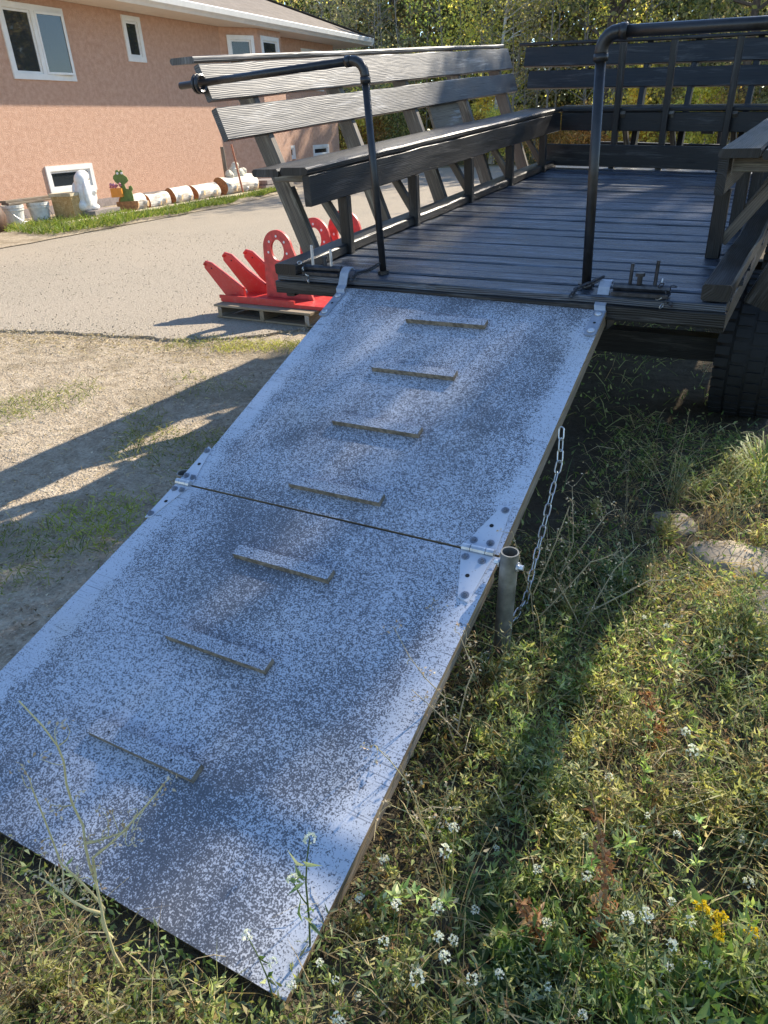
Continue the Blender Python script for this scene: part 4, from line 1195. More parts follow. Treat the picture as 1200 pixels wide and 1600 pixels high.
def plant(kind, x, y_, s=1.0, rz=0, col=(1, 1, 1), label=None):
    if kind not in made: made[kind] = protos[kind](); t = made[kind]
    else: t = copy_tree(made[kind])
    t.location = (x, y_, -.02); t.scale = (s, s, s * random.uniform(.9, 1.1)); t.rotation_euler = (0, 0, rz)
    for ch in t.children: ch.color = (*col, 1)
    lb, ct = LBL[kind]
    if label: tag(t, label, ct); 
    else: tag(t, lb, ct, {'bush': 'bushes at the edge of the wood', 'tree': 'trees of the wood beyond the wagon'}[ct])
    return t
fr = random.Random(5)
def tone(): 
    b = fr.uniform(1.25, 2.4); return (b * fr.uniform(.9, 1.15), b, b * fr.uniform(.7, 1.1))
# front rank of bushes, then young trees, then a deeper rank
for i in range(34):
    x = -25 + i * .86 + fr.uniform(-.5, .5); yb = 27.5 + fr.uniform(-.8, 1.8) - max(0, x + 8) * .25
    plant(fr.choice(['bush_a', 'bush_b', 'bush_c', 'bush_d', 'bush_b', 'bush_d']), x, yb, fr.uniform(.7, 1.15), fr.uniform(0, 6.28), tone())
for i in range(34):
    x = -27 + i * .92 + fr.uniform(-.6, .6); yb = 30 + fr.uniform(-1, 3) - max(0, x + 8) * .25
    plant(fr.choice(['sapling_a', 'sapling_b', 'bare', 'bare', 'sapling_a']), x, yb, fr.uniform(.75, 1.1), fr.uniform(0, 6.28), tone())
for i in range(22):
    x = -33 + i * 1.6 + fr.uniform(-.7, .7); yb = 34.5 + fr.uniform(-1, 3)
    plant(fr.choice(['bush_c', 'sapling_b', 'bare', 'bush_b', 'sapling_b']), x, yb, fr.uniform(1.0, 1.5), fr.uniform(0, 6.28), tone())
plant('birch', -10.8, 28.2, 1.0, .4, (1, 1, 1), 'birch with a thin white trunk standing at the edge of the wood')
plant('tall', -6.4, 28.6, 1.0, 1.2, (1, 1, 1), 'tree with a thick brown trunk rising behind the right end of the back rest')
plant('tall', -1.2, 26.4, .9, 2.2, (.9, .9, .9), 'tree with a dark trunk seen through the right gap of the front boards')
# the far wood behind them reads as one mass
st = Stuff()
nl = 52000
P = np.stack([rng.uniform(-60, 22, nl), rng.uniform(40, 56, nl), rng.uniform(0, 1, nl) ** .8 * 18], 1)
V_, F_, per = leaves(P, rng.normal(size=(nl, 3)), rng.uniform(.45, 1.0, nl), rng.uniform(.35, .7, nl), .2, 3)
st.add(V_, F_, tints(nl, GREEN + OLV + YEL[:2], .35, 4), per)
n2_ = 16000; P = np.stack([rng.uniform(-50, 14, n2_), rng.uniform(37.5, 41, n2_), rng.uniform(0, 7.5, n2_)], 1)
V_, F_, per = leaves(P, rng.normal(size=(n2_, 3)), rng.uniform(.3, .7, n2_), rng.uniform(.22, .5, n2_), .2, 5); st.add(V_, F_, tints(n2_, GREEN + OLV + RST + YEL[:1], .35, 6), per)
for i in range(90):
    x = rng.uniform(-55, 18); y_ = rng.uniform(39, 50); st.stem([(x, y_, 0), (x + rng.normal() * .4, y_, 7), (x + rng.normal(), y_, 15)], .14, .06, (.13, .10, .075))
o = st.build('far_wood', M['leaf']); tag(o, 'mass of trees deep in the wood behind the yard', None, None, 'stuff')

# tall trees right of the picture whose crowns dapple the ramp, the deck and the weeds
GAPS = [(-0.03, -1.19, 0.13), (0.23, -1.18, 0.1), (0.11, -1.5, 0.17), (0.13, -1.61, 0.15), (0.56, -1.40, 0.24), (0.51, -1.57, 0.24), (0.5, -1.70, 0.22), (0.88, -1.21, 0.12), (0.68, -1.28, 0.22), (0.6, -1.82, 0.15), (0.51, -1.95, 0.17), (0.45, -2.07, 0.17), (0.41, -2.15, 0.14), (1.08, -2.31, 0.18), (1.08, -2.41, 0.16), (1.24, -2.42, 0.12), (0.61, 0.22, 0.17), (0.42, -0.07, 0.14), (0.79, 0.54, 0.14), (-0.03, -0.7, 0.1), (1.46, -1.57, 0.22), (1.64, -1.58, 0.22), (1.77, -1.41, 0.17), (1.47, -1.82, 0.2), (1.48, -2.02, 0.18), (1.65, -1.98, 0.18), (1.99, -1.66, 0.25), (1.84, -0.71, 0.2), (1.97, -1.07, 0.25), (1.85, 0.36, 0.2), (1.66, -0.08, 0.15), (0.84, -2.7, 0.36), (1.07, -2.63, 0.26), (1.23, -2.58, 0.16), (1.85, -2.17, 0.14), (1.77, -2.32, 0.16), (1.94, -1.99, 0.14), (1.25, -1.73, 0.1), (1.59, -0.96, 0.12), (-.4, .6, .3), (-.5, -.6, .3), (2.5, -1.5, .3), (2.3, .4, .3), (1.55, -1.35, .2), (1.4, -2.35, .2), (1.7, -1.8, .22), (2.1, -1.35, .3), (2.15, -2.1, .25), (1.9, -2.35, .2), (1.35, -1.4, .15), (1.75, .0, .2), (2.0, .8, .25), (.45, -1.25, .12), (.3, -1.45, .12), (.75, -1.5, .1), (.3, .9, .15), (1.0, .3, .12), (.1, 2.1, .5), (.6, 2.2, .5), (1.0, 2.1, .4), (.75, .7, .2), (.2, .5, .16), (.05, 1.6, .28), (.4, 1.4, .24), (.55, .95, .18), (1.85, -.5, .26), (2.03, -.88, .3), (.6, -2.8, .3), (1.3, -2.75, .2), (1.12, -2.36, .22), (1.9, .3, .25)]
sr = np.random.default_rng(77)
TR = [(3.9, 10.2), (5.1, 12.6), (3.6, 14.0), (5.6, 15.6), (6.6, 11.2)]
bins = [[] for _ in TR]
while sum(map(len, bins)) < 470:
    sx, sy, z = sr.uniform(-1.7, 3.4), sr.uniform(-3.6, 2.3), sr.uniform(7.6, 12.8)
    if sx < -.75:
        if not (sx > -1.35 and .3 < sy < 1.5 and noise.noise((sx * 1.5, sy * 2.2, 9)) > -.05 and sr.random() < .5): continue
    elif sx < .1 and sr.random() > (.10 + max(0, (sx + .45) / .55) * .9): continue
    if sx > 1.0 and sr.random() < (.60 if sx < 1.25 else .72): continue
    if sy > .2 and sx > -.2 and sr.random() < .40: continue
    if any(((sx - a) / (r_ * 1.08)) ** 2 + ((sy - b) / (r_ * 1.45)) ** 2 < 1 for a, b, r_ in GAPS): continue
    p_ = np.array([sx + .33 * z, sy + 1.35 * z, z]); bins[int(np.argmin([(p_[0] - a) ** 2 + (p_[1] - b) ** 2 * .6 for a, b in TR]))].append(p_)
for i, (tx, ty) in enumerate(TR):
    t = empty('tall_tree', (tx, ty, -.02)); tag(t, 'tall green tree beside the yard to the right of the wagon', 'tree', 'tall trees beside the yard')
    C = np.array(bins[i]) - np.array([tx, ty, 0]); mb = MB(); hh = 9.0
    mb.tube([(.1 * math.sin(q * .7 + i), .1 * math.cos(q * .9 + i), hh * q / 8) for q in range(9)], [.20 - .020 * q for q in range(9)], 9)
    for c in C[::4]:
        zz = max(2, c[2] - .5 * math.hypot(c[0], c[1])); zz = min(zz, hh - .5); a = Vector((0, 0, zz)); e = Vector(c)
        mb.tube([a, a.lerp(e, .5) + Vector((0, 0, .15)), e], [.03, .018, .006], 5)
    mb.build('trunk', M['trunk'], t)
    nl = len(C) * 30; P = np.repeat(C, 30, axis=0) + sr.normal(size=(nl, 3)) * .13
    V_, F_, per = leaves(P, sr.normal(size=(nl, 3)), sr.uniform(.08, .17, nl), sr.uniform(.05, .10, nl), .2, 80 + i)
    np_mesh('crown', V_, F_, M['leaf'], np.repeat(tints(nl, GREEN, .3, i), per, axis=0), t)

# ------------------------------------------------------------------ grass, weeds and flowers
def gz_(x, y_): return relief(x, y_)
def ground_pts(n, x0, x1, y0, y1, seed, keep=None):
    r_ = np.random.default_rng(seed); P = []
    while len(P) < n:
        x, y_ = r_.uniform(x0, x1), r_.uniform(y0, y1)
        if keep and not keep(x, y_, r_): continue
        P.append((x, y_, gz_(x, y_)))
    return np.array(P)
def off_ramp(x, y_):
    e0 = .053 + .033 * max(0, -(y_ + 1.3)); 
    return not (-.02 + .02 < x - .03 * (-y_ - 1.3) < 1.27 and -2.47 < y_ < .3)
def in_weeds(x, y_, r_):
    if not (off_ramp(x, y_) or y_ > -1.9): return False
    return True
def dirs(n, up=1.0, seed=0):
    r_ = np.random.default_rng(seed); d = r_.normal(size=(n, 3)); d[:, 2] = np.abs(d[:, 2]) * .5 + up; return d
WG = [(.13, .205, .05), (.23, .31, .08), (.35, .41, .14), (.20, .28, .12), (.47, .50, .23)]
DRY = [(.50, .40, .21), (.40, .31, .16), (.60, .50, .30), (.34, .25, .13)]
# grass strip by the house
r_ = np.random.default_rng(61)
n = 9000; A = r_.uniform(-2.9, 6.4, n); of = 2.06 + r_.uniform(0, 1, n) * (np.clip(.9 - np.maximum(0, A - 1.5) * .16, .18, .9)) * (1 + .2 * np.sin(A * 3)); z = np.full(n, .05)
bkt = A < .3; of = np.where(bkt & (r_.random(n) < .45), r_.uniform(1.2, 2.1, n), of)
gap = (A > 3.6) & (A < 4.6); sel = ~gap | (r_.random(n) < .2); A, of = A[sel], of[sel]; n = len(A)
P = np.array([HW(a, q, .06 if q > 2.1 else .09) for a, q in zip(A, of)])
V_, F_, per = blades(P, dirs(n, 1.2, 62), r_.uniform(.06, .17, n) * np.where(A < .0, 1.5, 1), .014, .4, 63)
st = Stuff(); st.add(V_, F_, tints(n, [(.14, .20, .03), (.20, .26, .05), (.10, .16, .025), (.27, .28, .08)], .25, 64), per)
o = st.build('grass_strip', M['weed']); tag(o, 'strip of bright green grass along the edging timber by the house', None, None, 'stuff')

# low ground cover in the weedy corner: small leaves, straw, grass blades
st = Stuff()
def add_leaves(n, box, seed, ls, cols, h=(0, .06), up=.3, keep=in_weeds, wts=None, w=.45):
    r_ = np.random.default_rng(seed); P = ground_pts(n, *box, seed, keep)
    P[:, 2] += r_.uniform(*h, n); V_, F_, per = leaves(P, dirs(n, up, seed + 1), r_.uniform(.6, 1.4, n) * ls, r_.uniform(.7, 1.2, n) * ls * w, .25, seed + 2)
    st.add(V_, F_, tints(n, cols, .3, seed + 3, wts), per)
def add_blades(n, box, seed, L, W_, cols, up=.8, droop=.5, keep=in_weeds, h=(0, .02), wts=None):
    r_ = np.random.default_rng(seed); P = ground_pts(n, *box, seed, keep); P[:, 2] += r_.uniform(*h, n)
    V_, F_, per = blades(P, dirs(n, up, seed + 1), r_.uniform(.5, 1.4, n) * L, r_.uniform(.7, 1.3, n) * W_, droop, seed + 2)
    st.add(V_, F_, tints(n, cols, .3, seed + 3, wts), per)
def clumpy(f0, thr, seedz):
    return lambda x, y_, r_: in_weeds(x, y_, r_) and noise.noise((x * f0, y_ * f0, seedz)) > thr + r_.uniform(-.15, .15)
NEAR = (1.05, 2.75, -2.85, -.6); MID = (1.2, 3.4, -1.2, .9); UND = (-.3, 3.6, -1.2, 4.5); FRONT = (.0, 1.9, -3.0, -2.44)
add_leaves(9000, NEAR, 101, .019, WG, (0, .07), .25)
add_leaves(7000, NEAR, 102, .024, [(.16, .19, .10), (.20, .23, .13), (.13, .16, .08)], (.01, .12), .5, w=.28)
add_leaves(7000, MID, 103, .022, WG + [(.25, .22, .10)], (0, .06), .3, keep=clumpy(1.6, -.15, 2))
add_leaves(6000, FRONT, 104, .020, WG + [(.30, .30, .08)], (0, .05), .3, keep=lambda x, y_, r_: x > .55 + r_.uniform(-.3, .3))
add_leaves(4200, UND, 105, .028, WG, (0, .08), .4, keep=clumpy(1.2, -.3, 5))
add_blades(2200, NEAR, 106, .11, .0035, WG, 1.0, .7)
add_blades(3000, NEAR, 107, .10, .0024, DRY, .25, .9, h=(0, .10))
add_blades(3000, MID, 108, .12, .0028, DRY + WG[:2], .35, .9, h=(0, .05))
add_blades(2500, FRONT, 109, .09, .0026, DRY, .2, .9, h=(0, .03))
add_blades(1800, UND, 110, .14, .004, WG + DRY[:1], 1.0, .6, keep=clumpy(1.4, -.25, 7))
FARR = (2.6, 6.5, -5.5, 3.5)
add_leaves(7000, FARR, 115, .03, WG + DRY[:1], (0, .07), .3)
add_blades(6000, FARR, 116, .13, .004, WG[1:] + DRY, .7, .7)
add_blades(4000, (-1.5, 2.7, -5.5, -2.95), 117, .12, .004, WG[1:] + DRY, .6, .7)
# dry golden patches
add_leaves(2600, NEAR, 111, .020, [(.42, .30, .13), (.36, .24, .10), (.48, .40, .18)], (0, .09), .4, keep=clumpy(2.6, .12, 11))
add_leaves(2600, NEAR, 112, .020, [(.36, .38, .09), (.30, .34, .08), (.42, .42, .14)], (.02, .11), .5, keep=clumpy(2.2, .08, 15), w=.3)
def clump(x, y_, kind, sc, seed):
    rr = np.random.default_rng(seed); z = gz_(x, y_)
    ns, nlv, L0, lw, lr, cols, lean = {'sprig': (9, 15, .19, (.016, .032), .24, WG, .55), 'grey': (10, 17, .17, (.014, .028), .22, [(.24, .29, .17), (.19, .24, .13), (.32, .35, .22)], .7),
      'lush': (7, 10, .15, (.028, .052), .34, [(.10, .18, .045), (.13, .21, .055), (.16, .25, .07)], .6), 'dry': (10, 5, .24, (.008, .02), .35, DRY + [(.36, .20, .10)], .8), 'gold': (9, 14, .17, (.014, .03), .26, [(.48, .46, .16), (.38, .38, .12), (.56, .50, .24)], .6)}[kind]
    stc = tints(1, DRY if kind == 'dry' else [(.30, .33, .13), (.36, .34, .16), (.22, .27, .10)], .2, seed)[0]
    for q in range(ns):
        a = rr.uniform(0, 6.28); L = L0 * sc * rr.uniform(.55, 1.25); h = L * rr.uniform(.45, 1.0); o2 = L * lean * rr.uniform(.2, 1.0)
        b = np.array([x + rr.normal() * .012, y_ + rr.normal() * .012, z - .005]); e = b + np.array([math.cos(a) * o2, math.sin(a) * o2, h])
        m_ = arc_(b, e, np.array([-math.cos(a) * .02, -math.sin(a) * .02, .02 * sc]))
        st.stem(m_, .0012, .0006, stc, 3)
        k_ = rr.uniform(.12, 1, nlv); P = m_[np.minimum(5, (k_ * 5.9).astype(int))] + rr.normal(size=(nlv, 3)) * .004
        d_ = unit(e - b); D = rr.normal(size=(nlv, 3)) * .8 + d_ * .6 + np.array([0, 0, .15])
        ll = rr.uniform(*lw, nlv) * (1.2 - .5 * k_) * (.8 + .3 * sc)
        V_, F_, per = leaves(P, D, ll, ll * lr * rr.uniform(.8, 1.3, nlv), .3, seed + q); st.add(V_, F_, tints(nlv, cols, .25, seed + q), per)
def arc_(b, e, sag, n=6):
    t = np.linspace(0, 1, n)[:, None]; return b + (e - b) * t + sag * (4 * t * (1 - t))
ck = np.random.default_rng(171)
nclump = 0
while nclump < 330:
    u = ck.random()
    if u < .70: x, y_ = ck.uniform(1.2, 2.5), ck.uniform(-2.75, -.85)
    elif u < .86: x, y_ = ck.uniform(1.3, 2.7), ck.uniform(-.9, .3)
    else: x, y_ = ck.uniform(.45, 1.7), ck.uniform(-2.9, -2.53)
    if not off_ramp(x - .05, y_): continue
    if noise.noise((x * 2.6, y_ * 2.6, 33)) < -.12 + ck.uniform(-.12, .12): continue
    d_ = noise.noise((x * 1.9, y_ * 1.9, 51))
    if y_ < -2.0 and x > 1.3 and d_ < .15: kd = ck.choice(['lush', 'sprig', 'sprig', 'grey'])
    elif d_ > .12: kd = ck.choice(['dry', 'gold', 'gold', 'dry'])
    else: kd = ck.choice(['sprig', 'grey', 'grey', 'sprig', 'dry', 'gold'])
    if u >= .86: kd = ck.choice(['sprig', 'gold', 'lush', 'gold']) if x > .95 else ck.choice(['dry', 'dry', 'gold'])
    near_edge = x < 1.40 and y_ > -2.45
    clump(x, y_, kd, ck.uniform(.6, .9) if near_edge or u >= .86 else ck.uniform(.7, 1.35), 2000 + nclump * 31); nclump += 1
for i, (x, y_, kd, sc) in enumerate(((1.39, -1.40, 'sprig', 1.3), (1.345, -1.42, 'gold', 1.25), (1.44, -1.33, 'dry', 1.3), (1.36, -1.58, 'dry', 1.1), (1.40, -1.52, 'grey', 1.2), (1.37, -1.46, 'grey', 1.3), (1.33, -1.50, 'dry', 1.2), (1.31, -1.42, 'sprig', .8), (1.46, -1.45, 'gold', 1.1))):
    clump(x, y_, kd, sc, 5000 + i * 31)
ar = np.random.default_rng(150)
for i in range(520):
    while True:
        x, y_ = ar.uniform(1.05, 2.9), ar.uniform(-2.9, -.3)
        if off_ramp(x - .05, y_) or y_ < -2.5: break
    a = ar.uniform(0, 6.28); L = ar.uniform(.10, .34); z = gz_(x, y_)
    if x < 1.32 and y_ > -2.4: a = ar.uniform(-1.2, 1.2)
    e = (x + math.cos(a) * L * .8, y_ + math.sin(a) * L * .8, z + ar.uniform(.01, .16))
    m0 = np.array([x, y_, z]) + (np.array(e) - np.array([x, y_, z])) * np.linspace(0, 1, 6)[:, None] + np.array([0, 0, ar.uniform(.01, .07)]) * (4 * np.linspace(0, 1, 6) * (1 - np.linspace(0, 1, 6)))[:, None]
    st.stem(m0, .0013, .0007, tints(1, DRY + [(.30, .32, .14)], .2, i)[0], 3)
add_leaves(3200, (1.1, 2.7, -2.85, -.7), 160, .026, [(.30, .33, .17), (.24, .28, .12), (.38, .37, .18)], (.03, .13), .6, w=.26)
o = st.build('ground_cover', M['weed']); tag(o, 'tangle of low weeds, grass and straw beside and below the ramp', None, None, 'stuff')

# sparse grass patches and straw on the bare dirt left of the ramp
st = Stuff()
def left_keep(thr, z_):
    def f_(x, y_, r_):
        if x > .05 + .03 * (-y_ - 1.3): return False
        if y_ > 1.0 + .2 * (x + 4.5): return False
        return noise.noise((x * 1.5, y_ * 1.5, z_)) + .25 * math.exp(-((x + .35) / .6) ** 2) + .45 * math.exp(-((x + .72) / .35) ** 2 - ((y_ + 1.78) / .28) ** 2) + .3 * math.exp(-((x + .42) / .25) ** 2 - ((y_ + .55) / .4) ** 2) > thr + r_.uniform(-.12, .12)
    return f_
LB = (-2.6, .1, -2.9, 1.6)
add_blades(7000, LB, 121, .06, .0032, [(.15, .19, .045), (.24, .26, .08), (.34, .32, .12)], .9, .6, keep=left_keep(.22, 21))
add_leaves(3600, LB, 122, .018, [(.14, .18, .05), (.22, .25, .07)], (0, .03), .3, keep=left_keep(.26, 21))
add_blades(260, (-1.2, -.3, -1.6, -.9), 123, .075, .004, [(.26, .32, .06), (.36, .38, .10)], 1.0, .5, keep=lambda x, y_, r_: math.hypot((x + .62) / .28, (y_ + 1.2) / .28) < r_.uniform(.3, 1.1))
add_leaves(180, (-1.2, -.2, -1.7, -.9), 124, .022, [(.24, .30, .06), (.34, .38, .10)], (0, .09), .5, keep=lambda x, y_, r_: math.hypot((x + .58) / .28, (y_ + 1.26) / .26) < r_.uniform(.3, 1.1))
add_blades(1000, (-2.1, -1.1, .7, 1.9), 125, .06, .004, [(.34, .36, .08), (.42, .40, .13)], .9, .5, keep=lambda x, y_, r_: abs(y_ - 1.45 - .45 * (x + 1.6)) < r_.uniform(.0, .22))
o = st.build('sparse_grass', M['weed']); tag(o, 'sparse grass patches on the dirt along the left edge of the ramp', None, None, 'stuff')
st = Stuff()
dk_ = lambda x, y_, r_: x < .0 and y_ < .95 + .2 * (x + 4.5)
add_blades(4200, (-7, .0, -2.9, 1.6), 131, .035, .0035, DRY + [(.20, .15, .09)], .05, .3, keep=dk_)
add_blades(2600, (-7, -1.8, -.2, 1.5), 132, .045, .004, DRY, .08, .3, keep=lambda x, y_, r_: dk_(x, y_, r_) and abs(y_ - .75 - .2 * (x + 4.5)) < r_.uniform(.05, .5))
o = st.build('straw_litter', M['straw']); tag(o, 'straw and wood chips scattered over the tan dirt', None, None, 'stuff')

st = Stuff(); gr_ = np.random.default_rng(190); n = 5200
ei = gr_.integers(0, len(edge) - 1, n); E_ = np.array(edge)[ei] + gr_.normal(size=(n, 2)) * np.array([.05, 1]) * (np.abs(gr_.normal(size=(n, 1))) * .16 + .02)
sel = (E_[:, 0] > -8) & (E_[:, 0] < -1.2); E_ = E_[sel]; n = len(E_)
P = np.concatenate([E_, np.full((n, 1), .003)], 1)
V_, F_, per = leaves(P, gr_.normal(size=(n, 3)) * np.array([1, 1, .5]), gr_.uniform(.008, .026, n), gr_.uniform(.007, .018, n), .5, 191); st.add(V_, F_, tints(n, [(.30, .27, .22), (.42, .38, .31), (.20, .18, .15), (.50, .42, .30)], .25, 192), per)
n = 9000; P = np.stack([gr_.uniform(-7, -.1, n), gr_.uniform(-2.9, 1.2, n), np.full(n, -.012)], 1); P = P[(P[:, 0] < .0) & (P[:, 1] < 1.0 + .2 * (P[:, 0] + 4.5))]; n = len(P)
V_, F_, per = leaves(P, gr_.normal(size=(n, 3)) * np.array([1, 1, .5]), gr_.uniform(.005, .018, n), gr_.uniform(.005, .014, n), .5, 193); st.add(V_, F_, tints(n, [(.36, .29, .20), (.50, .42, .31), (.22, .17, .11), (.58, .50, .38)], .25, 194), per)
n = 9000; P = np.stack([gr_.uniform(-9, -1.4, n), gr_.uniform(.9, 7, n), np.full(n, .005)], 1); P = P[P[:, 1] > 1.05 + .2 * (P[:, 0] + 4.5)]; P = P[~((P[:, 0] > -1.9) & (P[:, 1] < 1.9))]; n = len(P)
V_, F_, per = leaves(P, gr_.normal(size=(n, 3)) * np.array([1, 1, .5]), gr_.uniform(.006, .020, n), gr_.uniform(.005, .015, n), .5, 195); st.add(V_, F_, tints(n, [(.27, .24, .20), (.38, .34, .28), (.22, .195, .16), (.48, .42, .33)], .2, 196), per)
o = st.build('gravel', M['straw']); tag(o, 'loose gravel and crumbs along the broken edge of the drive', None, None, 'stuff')

# ---- single plants
def plant_root(name, x, y_): return empty(name, (x, y_, gz_(x, y_)))
def arc(p0, p1, sag, n=7):
    p0 = np.array(p0, float); p1 = np.array(p1, float); t = np.linspace(0, 1, n)[:, None]
    return p0 + (p1 - p0) * t + np.array(sag) * (4 * t * (1 - t))
def flower_head(st, c, r, cols, n, seed):
    rr = np.random.default_rng(seed); d = unit(rr.normal(size=(n, 3)) * np.array([1, 1, .8]) + np.array([0, 0, .55]))
    P = np.asarray(c) + d * r * .55
    for k in range(3):
        D = unit(d + rr.normal(size=(n, 3)) * .9)
        V_, F_, per = leaves(P + d * r * .12, D, r * .42, r * .40, .1, seed + k); st.add(V_, F_, tints(n, cols, .1, seed + k), per)
WHITE = [(.78, .78, .74), (.70, .72, .66)]
def flower_proto(seed, h, heads, name='white_flower', fcol=WHITE, hr=.0115):
    rr = np.random.default_rng(seed); t = empty(name)
    st = Stuff(); top = np.array([rr.normal() * .04, rr.normal() * .04, h]); main = arc((0, 0, 0), top, (rr.normal() * .015, rr.normal() * .015, 0))
    st.stem(main, .0022, .0013, (.14, .18, .06)); tips = [top]
    for i in range(heads - 1):
        b = main[rr.integers(2, 6)]; a = rr.uniform(0, 6.28); e = b + np.array([math.cos(a) * .05, math.sin(a) * .05, rr.uniform(.04, .09)])
        st.stem(arc(b, e, (0, 0, -.008), 4), .0014, .001, (.14, .18, .06)); tips.append(e)
    s1 = st.build('stem', M['weed'], t)
    n = 16; k_ = rr.uniform(0, .9, n); P = np.array([main[min(6, int(q * 6))] for q in k_]); a = rr.uniform(0, 6.28, n)
    D = np.stack([np.cos(a), np.sin(a), rr.uniform(.1, .9, n)], 1); st = Stuff()
    V_, F_, per = leaves(P, D, rr.uniform(.02, .042, n) * (1.15 - k_ * .6), .008, .3, seed); st.add(V_, F_, tints(n, WG, .2, seed), per); st.build('foliage', M['weed'], t)
    for i, e in enumerate(tips):
        st = Stuff(); flower_head(st, e, hr * rr.uniform(.8, 1.15), fcol, 20, seed + 7 * i); st.build('flower_head', M['weed'], t)
    return t
wf = [flower_proto(200 + i, h, hd) for i, (h, hd) in enumerate(((.13, 1), (.17, 2), (.10, 1), (.20, 2)))]
spots = [(1.371, -2.353), (1.437, -2.314), (1.421, -2.239), (1.535, -2.258), (1.586, -2.241), (1.435, -2.376), (1.478, -2.213), (1.674, -2.288), (1.699, -2.129), (1.76, -2.206), (1.407, -2.175), (1.514, -2.07), (1.564, -1.984), (1.78, -2.007), (1.852, -1.945), (1.898, -2.112), (1.704, -1.875), (1.836, -1.777), (2.028, -1.755), (1.888, -1.613), (1.71, -1.716), (1.677, -1.08), (1.50, -2.36), (1.60, -2.33), (1.36, -2.43), (1.30, -2.47), (1.80, -2.12), (1.93, -1.98), (1.64, -2.02), (1.46, -2.42), (1.95, -1.70), (2.05, -1.60), (1.56, -2.15), (1.99, -2.10)]
used = [False] * 4
for i, (x, y_) in enumerate(spots):
    k_ = i % 4
    t = wf[k_] if not used[k_] else copy_tree(wf[k_]); used[k_] = True
    t.location = (x, y_, gz_(x, y_)); t.rotation_euler = (0, 0, random.uniform(0, 6.28)); s = random.uniform(.75, 1.15); t.scale = (s, s, s)
    tag(t, 'small white clustered flower on a leafy stem among the weeds', 'flower', 'white flowers in the weeds')
for i, (x, y_, lb) in enumerate(((1.979, -1.963, 'bright yellow flower head standing above the weeds, upper one of two'), (2.05, -2.0, 'bright yellow flower head low at the right edge of the weeds'))):
    t = flower_proto(240 + i, .16 if i == 0 else .10, 3, 'yellow_flower', [(.75, .55, .02), (.65, .50, .03)], .016); t.location = (x, y_, gz_(x, y_)); tag(t, lb, 'flower')
# the tall flower stem leaning on the ramp corner
t = plant_root('white_flower', 1.303, -2.335); tag(t, 'tallest white flower stem, rising in front of the bottom corner of the ramp', 'flower')
st = Stuff(); m_ = np.array([(0, 0, 0), (.007, .01, .15), (.011, .013, .268), (.02, .016, .34), (.03, .02, .396)]); st.stem(m_, .0024, .0015, (.15, .19, .07)); st.stem(arc(m_[1] + (.003, .001, .05), (-.009, 0, .279), (0, 0, -.01), 5), .0016, .0012, (.15, .19, .07)); st.build('stem', M['weed'], t)
st = Stuff(); rr = np.random.default_rng(9); P = np.repeat(m_[[0, 1, 1, 2, 2, 3]], 2, axis=0) + rr.normal(size=(12, 3)) * .006; V_, F_, per = leaves(P, np.stack([rr.normal(size=12), rr.normal(size=12) * .4, rr.uniform(-.1, .6, 12)], 1), rr.uniform(.03, .055, 12), .009, .3, 9); st.add(V_, F_, tints(12, WG, .2, 9), per); st.build('foliage', M['weed'], t)
for e_, r_h in ((m_[-1], .0125), ((-.009, 0, .282), .0115)):
    st = Stuff(); flower_head(st, e_, r_h, WHITE, 22, 5); st.build('flower_head', M['weed'], t)

def branched_dry(name, x, y_, paths, col, label, twig=24, seed=1, r0=.004, tw=.06, buds=True):
    t = plant_root(name, x, y_); tag(t, label, 'dry weed'); rr = np.random.default_rng(seed)
    st = Stuff(); st2 = Stuff(); o_ = np.array([x, y_, gz_(x, y_)])
    for p in paths:
        p = np.array(p, float) - o_
        q = np.concatenate([arc(p[i], p[i + 1], rr.normal(size=3) * .006, 4)[:-1] for i in range(len(p) - 1)] + [p[-1:]])
        st.stem(q, r0, r0 * .4, col, 5)
        for i in range(twig // len(paths)):
            b = q[rr.integers(len(q) // 3, len(q))]; d = unit(rr.normal(size=3) + np.array([0, 0, .4])); e = b + d * tw * rr.uniform(.4, 1.2)
            st.stem(arc(b, e, rr.normal(size=3) * .006, 4), r0 * .35, r0 * .2, col, 3)
            if buds:
                n = 5; V_, F_, per = leaves(e + rr.normal(size=(n, 3)) * .006, rr.normal(size=(n, 3)), .009, .005, .2, seed + i); st2.add(V_, F_, tints(n, [(.45, .30, .16), (.55, .45, .30)], .2, i), per)
    st.build('stem', M['straw'], t)
    if buds and st2.V: st2.build('seed_heads', M['straw'], t)['kind'] = 'stuff'
    return t
branched_dry('dry_weed', .984, -2.53, [[(.984, -2.53, 0), (.994, -2.524, .289), (1.008, -2.516, .446), (1.015, -2.512, .601), (.986, -2.529, .734)], [(.986, -2.529, .12), (.99, -2.525, .211), (.953, -2.549, .348), (.957, -2.547, .546)], [(.996, -2.524, .30), (1.004, -2.518, .361), (1.085, -2.469, .456), (1.141, -2.435, .538)], [(.984, -2.53, .2), (.93, -2.56, .27), (.90, -2.57, .30)], [(1.0, -2.52, .40), (1.07, -2.48, .43)]], (.66, .56, .28), 'tall branching dry weed in front of the lower left part of the ramp', 44, 3, .0031, .04)
branched_dry('dry_weed', 1.384, -1.19, [[(1.384, -1.19, 0), (1.357, -1.207, .201), (1.299, -1.242, .432)], [(1.36, -1.2, .2), (1.436, -1.159, .506)], [(1.37, -1.2, .1), (1.5, -1.1, .30), (1.58, -1.05, .34)]], (.40, .33, .19), 'dry weed with thin bare stems beside the steel pipe and the chain', 24, 4, .0025, .06)
